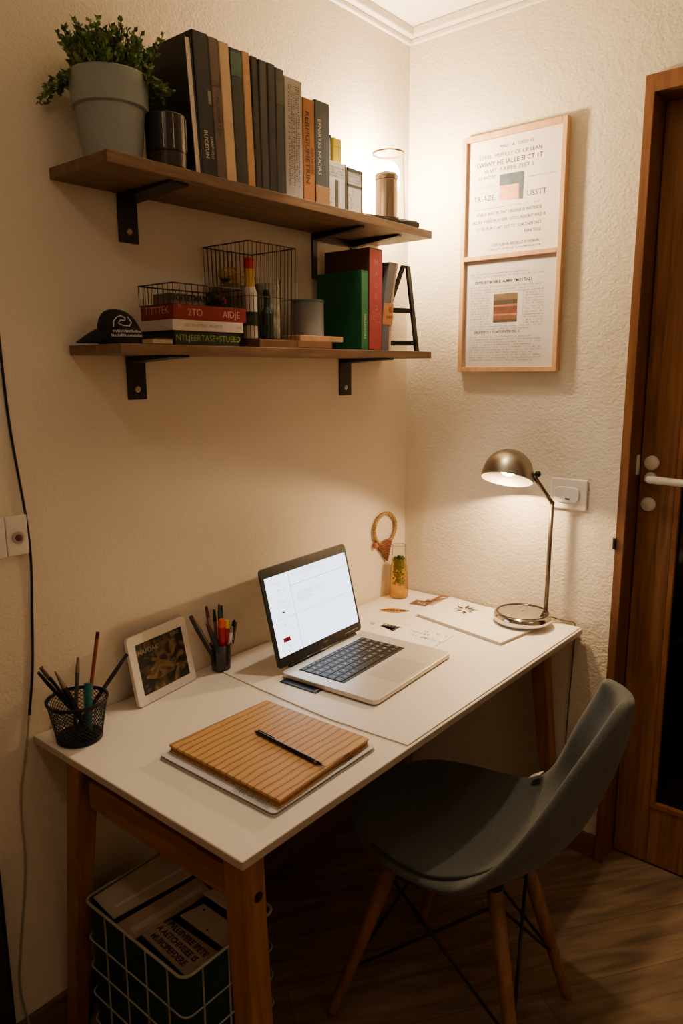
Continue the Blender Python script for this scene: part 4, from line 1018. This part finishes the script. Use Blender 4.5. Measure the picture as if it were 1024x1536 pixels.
# ------------------------------------------------------------------ right end of the desk
vx, vy = -.108, -.052
t = Thing('glass_carafe', 'tall glass carafe of amber drink with green herbs in the desk corner', 'carafe', (vx, vy, MZ))
t.part('glass', MB().lathe([(.027, .0002), (.0315, .004), (.0325, .02), (.030, .075), (.0255, .125), (.0225, .160), (.0225, .184)], 40, (vx, vy, MZ), True, False), GLS, smooth=True)
t.part('lip', MB().tube([(vx+.0225*math.cos(2*PI*k/40), vy+.0225*math.sin(2*PI*k/40), MZ+.184) for k in range(40)], .0009, 6, True), glass('lip_glass', (.80, .78, .74), .15, edge=.8), smooth=True)
def amber():
    m, nt, out = nm('amber_drink'); N = nt.nodes; L = nt.links
    tr = N.new('ShaderNodeBsdfTransparent'); tr.inputs[0].default_value = s2l((.99, .90, .42))
    df = N.new('ShaderNodeBsdfDiffuse'); tl = N.new('ShaderNodeBsdfTranslucent')
    tc = N.new('ShaderNodeTexCoord'); sp = N.new('ShaderNodeSeparateXYZ'); L.new(tc.outputs['Object'], sp.inputs[0])
    r = N.new('ShaderNodeValToRGB'); mr = N.new('ShaderNodeMapRange'); mr.inputs['From Max'].default_value = .12; L.new(sp.outputs['Z'], mr.inputs['Value']); L.new(mr.outputs[0], r.inputs[0])
    r.color_ramp.elements[0].color = s2l((.90, .74, .06)); r.color_ramp.elements[1].color = s2l((.90, .80, .40))
    for q in (df, tl): L.new(r.outputs[0], q.inputs[0])
    a = N.new('ShaderNodeMixShader'); a.inputs[0].default_value = .5; L.new(df.outputs[0], a.inputs[1]); L.new(tl.outputs[0], a.inputs[2])
    b = N.new('ShaderNodeMixShader'); b.inputs[0].default_value = .22; L.new(tr.outputs[0], b.inputs[1]); L.new(a.outputs[0], b.inputs[2]); L.new(b.outputs[0], out.inputs[0]); return m
t.part('drink', MB().lathe([(.026, .003), (.0300, .006), (.0312, .02), (.0288, .075), (.0243, .125), (.0235, .135)], 40, (vx, vy, MZ)), amber(), smooth=False)
m = MB(); R = random.Random(9)
for k in range(420):
    aa = R.uniform(0, 2*PI); zz = R.uniform(.045, .140) if k % 3 else R.uniform(.10, .140); rr = R.uniform(.0, .0225)
    p = Vector((vx+rr*math.cos(aa), vy+rr*math.sin(aa), MZ+zz)); rng.seed(k)
    leaf(m, p, Vector((R.uniform(-1,1), R.uniform(-1,1), R.uniform(-.4,1))), R.uniform(.008, .015), .0042)
for v in m.bm.verts:
    dx, dy = v.co.x-vx, v.co.y-vy; L_ = math.hypot(dx, dy)
    if L_ > .0225: v.co.x = vx+dx*.0225/L_; v.co.y = vy+dy*.0225/L_
m.keepn = True; t.part('herbs', m, mat('herb_green', (.20, .30, .08), .6, var=.4), label='dark green herbs inside the drink')
# wicker ornament
WICK = mat('wicker', (.62, .50, .28), .8, var=.8, scale=230, bump=.5, bscale=300); WICKD = mat('wicker_red', (.46, .28, .19), .8, var=.7, scale=230, bump=.5, bscale=300)
t = Thing('wicker_ornament', 'wicker loop with a woven pointed base hung on the left wall behind the carafe', 'ornament', (-.13, -.008, .87))
P = []
n = 44
for i in range(n+1):
    aa = -PI/2+.45 + (2*PI-.9)*i/n
    P.append((-.131+.060*math.cos(aa), -.010, .982+.052*math.sin(aa)))
m = MB()
for ph in range(3):
    Q = []
    for i, p in enumerate(smooth_pts(P, 3)):
        b = i*.42+ph*2*PI/3; c = Vector((p.x+.131, 0, p.z-.982)).normalized()
        Q.append(p + c*.0030*math.cos(b) + Vector((0, 1, 0))*.0030*math.sin(b))
    m.tube(Q, .0034, 6)
t.part('loop', m, WICK, smooth=True)
m = MB()
for k in range(9):
    f = k/8; z = .938-.066*f; hw = .043*(1-f)+.004
    cxk = -.137+.020*f
    m.tube([(cxk-hw, -.008, z), (cxk-hw*.3, -.0105, z-.001), (cxk+hw*.3, -.0065, z+.001), (cxk+hw, -.009, z)], .0042, 6)
for k in range(6): 
    x = -.176+.0155*k; m.tube([(x, -.008, .940), (-.117, -.010, .868)], .0024, 5)
t.part('woven_base', m, WICKD, smooth=True)
t.part('knob', MB().sphere((-.186, -.011, .933), .0105, 12, 8), mat('wicker_knob', (.60, .36, .26), .8, var=.3, scale=120), smooth=True)

# papers / notebook / tags
t = Thing('paper_sheet', 'loose white sheet with sketches and reddish notes right of the laptop', 'paper', (-.38, -.26, MZ))
m = MB(); m.face([(-.455, -.118, MZ+.0009), (-.445, -.400, MZ+.0009), (-.312, -.397, MZ+.0009), (-.332, -.112, MZ+.0009)]); t.part('sheet', m, PAPER, solid=.0005)
Fp = fr((-.35, -.15, MZ+.0017), (0,-1,0), (1,0,0))
m = MB(); m.scribble(Fp, .11, .20, -.01, .014, seed=2, fill=.8); m.scribble(Fp, .16, .24, .014, .012, seed=4, fill=.8); m.scribble(Fp, .18, .24, -.035, .011, seed=9); m.scribble(Fp, .02, .13, .022, .0035, seed=6); t.part('notes', m, mat('pencil_note', (.42, .34, .32), .8))
m = MB(); m.scribble(Fp, .145, .20, -.036, .014, seed=12); m.scribble(Fp, -.012, .010, -.03, .018, seed=14); t.part('red_notes', m, mat('red_note', (.50, .18, .15), .8), label='reddish handwriting')
m = MB()
for k in range(5):
    m.face([Fp @ Vector((.028+.012*k, -.012+.003*k, 0)), Fp @ Vector((.036+.012*k, -.016+.003*k, 0)), Fp @ Vector((.052+.009*k, -.035-.004*k, 0)), Fp @ Vector((.030+.008*k, -.038, 0))])
m.quad(Fp, .02, .09, -.010, -.006); t.part('sketch', m, mat('sketch_grey', (.20, .19, .18), .8), label='grey sketch')
t = Thing('sketchbook', 'closed white sketchbook with a black leaf print, partly under the lamp base', 'book', (-.17, -.38, MZ))
SB = [(-.237, -.212), (-.300, -.540), (-.072, -.570), (-.020, -.205)]
m = MB(); quadprism(m, SB, MZ+.0002, MZ+.0014, .004); t.part('back_cover', m, PAPER)
m = MB(); quadprism(m, ins(SB, .985), MZ+.0014, MZ+.0080, .003); t.part('pages', m, PAGEW)
m = MB(); quadprism(m, SB, MZ+.0080, MZ+.0095, .004); t.part('front_cover', m, mat('sketch_cover', (.88, .85, .80), .5, var=.02), bevel=.0005)
m = MB(); cxp, cyp = -.110, -.312; zz = MZ+.0098
for aa, L_ in ((.2, .050), (1.1, .044), (1.9, .036), (2.7, .040), (3.6, .050), (4.4, .036), (5.2, .046), (5.9, .04)):
    d_ = Vector((math.cos(aa), math.sin(aa), 0)); s = Vector((-d_.y, d_.x, 0)); o = Vector((cxp, cyp, zz))
    m.face([o+d_*.008, o+d_*L_*.55+s*.0085, o+d_*L_, o+d_*L_*.5-s*.006])
t.part('leaf_print', m, mat('leaf_ink', (.20, .19, .18), .7), label='black leaf print')
m = MB(); Fs = fr((-.19, -.40, MZ+.0098), (0,-1,0), (1,0,0)); m.scribble(Fs, 0, .09, 0, .006, seed=3, fill=.6); m.scribble(Fs, .02, .07, -.014, .004, seed=5, fill=.6); t.part('faint_text', m, INKL)
G7 = 'small cards at the back of the desk'
def tagcard(label, P, rgb, seed, name='card'):
    t = Thing(name, label, 'card', (P[0][0], P[0][1], MZ), group=G7)
    m = MB(); m.prism(P, MZ+.0002, MZ+.0014); t.part('sheet', m, mat('tag_paper', rgb, .6, var=.5, scale=70))
    c = Vector((sum(p[0] for p in P)/len(P), sum(p[1] for p in P)/len(P), MZ+.0016))
    m = MB(); m.scribble(fr(c, (0,-1,0), (1,0,0)), -.018, .02, 0, .012, seed=seed); t.part('print', m, mat('tag_ink', (.80, .72, .62), .7))
tagcard('small brown patterned card near the carafe', [(-.150, -.125), (-.137, -.180), (-.085, -.178), (-.098, -.118)], (.36, .28, .20), 1)
tagcard('pale grey-brown card right of the patterned card', [(-.118, -.183), (-.110, -.208), (-.045, -.198), (-.062, -.170)], (.55, .46, .38), 2)
t = Thing('ribbon', 'curled reddish brown strip lying at the back wall end of the desk', 'ribbon', (-.03, -.18, MZ))
m = MB(); pts = smooth_pts([(-.072, -.160, MZ+.002), (-.050, -.168, MZ+.008), (-.030, -.178, MZ+.010), (-.016, -.196, MZ+.006)], 6)
for p, q in zip(pts, pts[1:]): m.face([p, q, q+Vector((-.012, -.012, 0)), p+Vector((-.012, -.012, 0))])
m.keepn = True; bmesh.ops.remove_doubles(m.bm, verts=m.bm.verts, dist=.00001); t.part('strip', m, mat('ribbon_brown', (.48, .29, .20), .6, var=.3), solid=.001, solidoff=0)
m = MB(); m.box(-.0925, -.0765, -.170, -.150, MZ+.0001, MZ+.003); t.part('curl_end', m, mat('ribbon_end', (.42, .24, .17), .6))
t = Thing('gold_charm', 'flat gold leaf-shaped charm lying between carafe and paper sheet', 'charm', (-.235, -.12, MZ))
o = Vector((-.262, -.088, MZ)); e = Vector((-.212, -.168, MZ)); d_ = (e-o); s = Vector((-d_.y, d_.x, 0)).normalized()
P = []
for k in range(11): f = k/10; P.append(o+d_*f+s*.027*math.sin(PI*f)**.8*(1-.25*f))
for k in range(9, 0, -1): f = k/10; P.append(o+d_*f-s*.021*math.sin(PI*f)**.8*(1-.3*f))
GOLDM = mat('gold_charm_metal', (.74, .58, .34), .4, .5, var=.4, scale=160)
m = MB(); m.prism([(p.x, p.y) for p in P], MZ+.0002, MZ+.002); t.part('leaf', m, GOLDM)
m = MB(); m.tube([o+d_*.02+Vector((0,0,.0027)), e+Vector((0,0,.0027))], .0009, 5)
for k in range(1, 8):
    f = k/9
    for sg in (1, -1): m.tube([o+d_*f+Vector((0,0,.0026)), o+d_*(f+.07)+s*sg*.016*math.sin(PI*f)+Vector((0,0,.0026))], .0007, 4)
t.part('veins', m, mat('gold_dark', (.45, .30, .14), .5, .4))

# ------------------------------------------------------------------ desk lamp
bx_, by_ = -.103, -.508; bz = MZ + .0097
t = Thing('desk_lamp', 'brushed nickel desk lamp with dome shade and chrome base at the right end', 'lamp', (bx_, by_, bz))
t.part('base', MB().lathe([(.066, 0), (.078, .0015), (.0845, .008), (.086, .018), (.084, .029), (.078, .0335), (.074, .0335), (.071, .0322), (.066, .0340), (.03, .0365), (.001, .037)], 64, (bx_, by_, bz)), CHROME, smooth=True)
t.part('top_ring', MB().lathe([(.0715, .0325), (.0735, .0346), (.0775, .0346), (.079, .0335)], 64, (bx_, by_, bz), False, False), DARKGLOSS, smooth=True)
t.part('switch_button', MB().lathe([(.005, .0372), (.0045, .0392), (.002, .0398)], 16, (bx_, by_, bz)), GREYP)
pb = Vector((-.036, -.553, bz+.026)); el = Vector((-.0345, -.556, 1.117)); jt = Vector((-.078, -.5135, 1.200))
t.part('pole', MB().tube([pb, el], .0066, 14), POLE, smooth=True)
t.part('elbow', MB().sphere(el, .0076, 12, 8), POLE, smooth=True)
t.part('arm', MB().tube([el, jt], .0062, 14), POLE, smooth=True)
ax_ = Vector((.40, .06, .915)).normalized(); C = Vector((-.112, -.4445, 1.187))
zq = ax_; xq = Vector((1, 0, 0)); xq = (xq-zq*xq.dot(zq)).normalized(); yq = zq.cross(xq)
TS = Matrix(((xq.x, yq.x, zq.x, C.x), (xq.y, yq.y, zq.y, C.y), (xq.z, yq.z, zq.z, C.z), (0, 0, 0, 1)))
prof = [(.0775, 0), (.0765, .014), (.074, .030), (.0685, .048), (.059, .064), (.046, .077), (.030, .0865), (.014, .0915), (.0008, .093)]
m = MB(); m.M = TS; m.lathe(prof, 64, capb=False); t.part('shade', m, STEEL, smooth=True)
m = MB(); m.M = TS; m.lathe([(r-.0022 if r > .01 else r, z-.001) for r, z in prof], 64, capb=False); t.part('shade_lining', m, STEELIN, smooth=True, label='pale inner face of the shade')
m = MB(); m.M = TS; m.tube([(.0772*math.cos(2*PI*k/64), .0772*math.sin(2*PI*k/64), 0) for k in range(64)], .0013, 6, True); t.part('shade_rim', m, STEEL, smooth=True)
m = MB(); m.M = TS; m.lathe([(.0205, .019), (.0215, .024), (.0215, .052), (.014, .066), (.014, .088)], 24, capb=False); t.part('socket', m, STEELIN, smooth=True)
m = MB(); m.M = TS; m.lathe([(.001, .0125), (.007, .0133), (.0135, .0155), (.0185, .0195), (.0198, .0225)], 28); t.part('bulb', m, emit('desk_bulb_glow', (1.0, .84, .62), 1950), smooth=True)
m = MB(); m.sphere(jt+Vector((.002, -.012, .006)), .0095, 14, 10); m.tube([jt+Vector((0, .012, -.001)), jt+Vector((.002, -.012, .006))], .005, 10); t.part('knob', m, BLACKP, smooth=True, label='black tilt knob')
cp = smooth_pts([(-.030, -.545, bz+.012), (-.016, -.60, bz+.0016), (-.0085, -.632, bz-.001), (-.005, -.638, MZ-.02), (-.0045, -.636, .70), (-.0045, -.632, .58), (-.0045, -.628, .45), (-.0045, -.626, .30), (-.008, -.624, .10), (-.0165, -.622, .02), (-.03, -.60, .004)], 5)
t.part('power_cord', MB().tube(cp, .0020, 6), mat('cord_brown', (.34, .27, .21), .5), smooth=True, label='thin cord dropping behind the desk')

# ------------------------------------------------------------------ chair
t = Thing('chair', 'grey-green upholstered shell chair with wooden legs pulled up to the desk', 'chair', (-.76, -.68, 0))
ROWS = [  # far rim, middle, near rim
 ((-.60,-.385,.425),(-.70,-.365,.430),(-.80,-.395,.425)),
 ((-.545,-.40,.448),(-.695,-.378,.450),(-.862,-.435,.448)),
 ((-.495,-.455,.466),(-.69,-.45,.454),(-.922,-.515,.466)),
 ((-.470,-.58,.474),(-.69,-.59,.446),(-.955,-.625,.470)),
 ((-.472,-.69,.482),(-.69,-.715,.446),(-.957,-.735,.474)),
 ((-.482,-.745,.506),(-.685,-.80,.452),(-.948,-.800,.492)),
 ((-.500,-.785,.553),(-.672,-.875,.492),(-.915,-.855,.555)),
 ((-.518,-.815,.620),(-.655,-.925,.570),(-.862,-.900,.635)),
 ((-.522,-.842,.690),(-.640,-.955,.665),(-.800,-.932,.715)),
 ((-.516,-.868,.748),(-.622,-.975,.745),(-.745,-.965,.785)),
 ((-.522,-.893,.797),(-.608,-.980,.805),(-.700,-.985,.835)),
 ((-.540,-.905,.826),(-.606,-.972,.843),(-.674,-.996,.851))]
m = MB(); G = []; NC = 9
for (f, c, n_) in ROWS:
    f, c, n_ = Vector(f), Vector(c), Vector(n_); mid = (f+n_)/2; row = []
    for k in range(NC):
        u = k/(NC-1); row.append(m._v(f.lerp(n_, u) + (c-mid)*(1-abs(2*u-1)**2.3)))
    G.append(row)
for a_, b_ in zip(G, G[1:]):
    for k in range(NC-1): m.bm.faces.new([a_[k], b_[k], b_[k+1], a_[k+1]])
m.bm.normal_update(); m.keepn = True
if G[4][4].link_faces[0].normal.z < 0: bmesh.ops.reverse_faces(m.bm, faces=m.bm.faces)
t.part('shell', m, FAB, smooth=True, solid=.029, solidoff=-1, sub=2)
sp_ = smooth_pts([(-.925,-.560,.4725),(-.940,-.640,.472),(-.938,-.715,.4735),(-.915,-.770,.481),(-.860,-.805,.478),(-.790,-.825,.474)], 5)
t.part('seam', MB().tube(sp_, .0035, 6), fabric('seam_fabric', (.20, .21, .20)), smooth=True, label='dark seam along the seat edge')
# tag
m = MB(); m.face([(-.494, -.742, .5105), (-.512, -.738, .5075), (-.514, -.765, .526), (-.496, -.770, .531)]); m.keepn = True
t.part('tag', m, mat('tag_white', (.80, .77, .72), .8), solid=.002, solidoff=0, label='small white tag at the far back corner of the seat')
LEGS = [((-.868, -.585, .415), (-.964, -.471, 0)), ((-.800, -.800, .415), (-.905, -.930, 0)), ((-.655, -.795, .415), (-.562, -.886, 0)), ((-.625, -.590, .415), (-.575, -.470, 0))]
for a_, b_ in LEGS: 
    a_, b_ = Vector(a_), Vector(b_); m = MB(); m.tube([b_, b_.lerp(a_, .05), b_.lerp(a_, .55), a_], [.0115, .0125, .0165, .0175], 14)
    lg_ = t.part('leg', m, CHAIRW, smooth=True)
    t.part('mount', MB().lathe([(.022, 0), (.022, .012)], 14, (a_.x, a_.y, .408)), BLACKM, under=lg_)
def lp(i, f): return Vector(LEGS[i][1]).lerp(Vector(LEGS[i][0]), f)
for (i, j) in ((0, 1), (1, 2), (2, 3), (3, 0)):
    m = MB(); m.tube([lp(i, .90), lp(j, .30)], .0038, 8); m.tube([lp(j, .90), lp(i, .30)], .0038, 8); t.part('cross_brace', m, BLACKM, smooth=True)
m = MB(); m.tube([lp(0, .97), lp(2, .97)], .006, 8); m.tube([lp(1, .97), lp(3, .97)], .006, 8); m.box(-.80, -.69, -.745, -.655, .413, .420); t.part('under_frame', m, BLACKM)

# ------------------------------------------------------------------ storage basket under the desk
B0, B1, B2, B3, BT = -1.371, -1.128, -.457, -.113, .380
t = Thing('storage_basket', 'dark green box with a white wire grid under the left end of the desk', 'basket', ((B0+B1)/2, (B2+B3)/2, 0))
GRN = mat('dark_green_panel', (.07, .20, .165), .6, var=.15); WWIRE = mat('white_wire', (.62, .60, .54), .5)
def rr3(k, z, r=.02): return [(x, y, z) for x, y in rrect(B0-k, B1+k, B2-k, B3+k, r, 5)]
m = MB(); A = [m._v(p) for p in rr3(-.004, .008)]; Bv = [m._v(p) for p in rr3(-.004, BT-.006)]; n = len(A)
for i in range(n): m.bm.faces.new([A[i], A[(i+1)%n], Bv[(i+1)%n], Bv[i]])
m.bm.faces.new(A[::-1]); t.part('liner', m, GRN, solid=.002, solidoff=-1)
m = MB(); m.tube(rr3(.0, BT), .0032, 8, True); t.part('rim', m, WWIRE, smooth=True)
m = MB()
for z in (.006, .080, .150, .220, .290): m.tube(rr3(.0, z), .0019, 6, True)
for k in range(5):
    y = B2+.052+.071*k
    if y < B3-.01:
        for x in (B0, B1): m.tube([(x, y, .006), (x, y, BT)], .0019, 6)
for k in range(4):
    x = B0+.045+.066*k
    if x < B1-.01:
        for y in (B2, B3): m.tube([(x, y, .006), (x, y, BT)], .0019, 6)
t.part('wire_grid', m, WWIRE)
# contents: stack of books filling it, then cards
def block(name, label, cat, P, z0, z1, mm, inner=None, group=None, tilt=None):
    t = Thing(name, label, cat, (P[0][0], P[0][1], z0), group=group); m = MB(); m.prism(P, z0, z1); t.part('cover' if cat == 'book' else 'sheet', m, mm, bevel=.001); return t
CARD = mat('kraft_paper', (.60, .50, .40), .85, var=.08); CARDW = mat('card_white', (.74, .70, .65), .8, var=.04); CARDP = mat('card_pale', (.66, .60, .53), .8, var=.05)
t = Thing('magazine_stack', 'brown cardboard tray filling the storage basket below the papers', 'tray', (-1.235, -.265, .0125))
t.part('tray', MB().box(B0+.014, B1-.014, B2+.014, B3-.014, .0125, .305), mat('brown_card', (.36, .28, .21), .8, var=.1))
t.part('rim_strip', MB().box(B0+.014, B1-.014, B2+.014, B3-.014, .3052, .307), mat('brown_card_rim', (.30, .22, .16), .8))
def slab(label, name, cat, corners, th, mm, group=None):   # corners: 4 top points (3D), thin slab below
    c = sum((Vector(p) for p in corners), Vector())/4
    t = Thing(name, label, cat, tuple(c), group=group)
    m = MB(); m.hexa([Vector(p)-Vector((0,0,th)) for p in corners]+[Vector(p) for p in corners]); t.part('sheet', m, mm, bevel=.0006); return t
G8 = 'papers and cards in the storage basket'
s1 = slab('large pale envelope leaning at the back of the storage basket', 'envelope', 'envelope', [(-1.340, -.182, .348), (-1.135, -.208, .352), (-1.135, -.108, .368), (-1.340, -.108, .362)], .004, CARDP, G8)
m = MB(); m.face([(-1.32, -.165, .3530), (-1.15, -.183, .3565), (-1.15, -.176, .3580), (-1.32, -.158, .3545)]); s1.part('fold', m, CARDW)
s2 = slab('second pale envelope in front of the large one in the basket', 'envelope', 'envelope', [(-1.338, -.242, .326), (-1.138, -.262, .330), (-1.138, -.212, .342), (-1.338, -.190, .338)], .004, CARD, G8)
m = MB(); m.face([(-1.325, -.232, .3290), (-1.15, -.248, .3333), (-1.15, -.236, .3362), (-1.325, -.218, .3325)]); s2.part('fold', m, CARDP)
C1 = [Vector(p) for p in [(-1.323, -.416, .322), (-1.240, -.416, .322), (-1.248, -.228, .324), (-1.312, -.216, .324)]]
s3 = slab('card with three rows of bold dark lettering in the storage basket', 'card', 'card', C1, .004, CARD, G8)
o = C1[3]; X = (C1[0]-C1[3]).normalized(); Y = (C1[2]-C1[3]).normalized(); Y = (Y-X*Y.dot(X)).normalized()
Fc = fr(o+Vector((0,0,.001)), X, Y)
m = MB()
for k, s in enumerate(('E PVLUSVERE IPETE', 'A AETCHIVEIEE IS', 'MUIICIPEFDERE')): m.text(s, .0195, Fc @ Matrix.Translation((.102, .058-.0215*k, 0)), bold=.0006, wide=.88)
s3.part('lettering', m, mat('card_ink', (.20, .13, .09), .8))
s4 = slab('plain pale card beside the lettered card in the storage basket', 'card', 'card', [(-1.232, -.424, .332), (-1.180, -.424, .334), (-1.180, -.285, .336), (-1.234, -.270, .334)], .004, CARDP, G8)
m = MB()
for p in ((-1.192, -.300), (-1.226, -.352)): m.lathe([(.0028, 0), (.002, .0008)], 10, (p[0], p[1], .3362))
s4.part('punched_hole', m, DK)
s5 = slab('white card standing at the right side of the storage basket', 'card', 'card', [(-1.172, -.424, .352), (-1.132, -.424, .340), (-1.132, -.272, .340), (-1.172, -.272, .352)], .004, CARDW, G8); s5.part('crease', MB().box(-1.155, -1.153, -.41, -.29, .3470, .3476), CARDP)
for q in (s1, s2, s3, s4, s5): q.o.location += Vector((-.0145, -.017, .02))

# ------------------------------------------------------------------ camera
cy, cpi, cro = math.radians(-50.2452), math.radians(-10.945), math.radians(-.3288)
fwd = Vector((-math.sin(cy)*math.cos(cpi), math.cos(cy)*math.cos(cpi), math.sin(cpi)))
right = fwd.cross(Vector((0,0,1))).normalized(); upv = right.cross(fwd)
r2 = right*math.cos(cro)+upv*math.sin(cro); u2 = upv*math.cos(cro)-right*math.sin(cro)
cam = bpy.data.cameras.new('camera'); co = bpy.data.objects.new('camera', cam); COL.objects.link(co)
cam.sensor_fit = 'VERTICAL'; cam.sensor_height = 24; cam.lens = 1103.43/1536*24; cam.clip_start = .02
co.matrix_world = Matrix(((r2.x, u2.x, -fwd.x, -2.0967), (r2.y, u2.y, -fwd.y, -1.4538), (r2.z, u2.z, -fwd.z, 1.5109), (0,0,0,1)))
scene.camera = co

# ------------------------------------------------------------------ lights
def area(name, loc, size, power, col, target=None, spread=None):
    l = bpy.data.lights.new(name, 'AREA'); l.shape = 'DISK'; l.size = size; l.energy = power; l.color = col
    o = bpy.data.objects.new(name, l); COL.objects.link(o); o.location = loc
    if target is not None: o.rotation_euler = (Vector(target)-Vector(loc)).to_track_quat('-Z', 'Y').to_euler()
    return o
area('ceiling_lamp', (-2.0, -1.05, 2.50), .22, 2.7, (1.0, .87, .72), (-2.0, -1.05, 0))
area('room_fill', (-1.1, -2.4, 2.0), .7, 1.7, (1.0, .87, .72), (-.9, -.4, .9))  # unseen soft fill, added to brighten left wall, chair back and door
l = bpy.data.lights.new('ceiling_spot', 'SPOT'); l.energy = 42; l.color = (1.0, .82, .60); l.spot_size = math.radians(62); l.spot_blend = .35; l.shadow_soft_size = .03
o = bpy.data.objects.new('ceiling_spot', l); COL.objects.link(o); o.location = (-.55, -.37, 2.50)
o.rotation_euler = (Vector((-.62, -.62, 0))-o.location).to_track_quat('-Z', 'Y').to_euler()
wd = bpy.data.worlds.new('world'); scene.world = wd; wd.use_nodes = True
wd.node_tree.nodes['Background'].inputs[0].default_value = (.9, .7, .5, 1); wd.node_tree.nodes['Background'].inputs[1].default_value = .02
scene.view_settings.view_transform = 'AgX'; scene.view_settings.look = 'AgX - Base Contrast'
scene.view_settings.exposure = 0.15; scene.view_settings.gamma = 0.93
scene.cycles.max_bounces = 10; scene.cycles.diffuse_bounces = 6; scene.cycles.transparent_max_bounces = 16
scene.cycles.sample_clamp_indirect = 4; scene.cycles.caustics_refractive = False
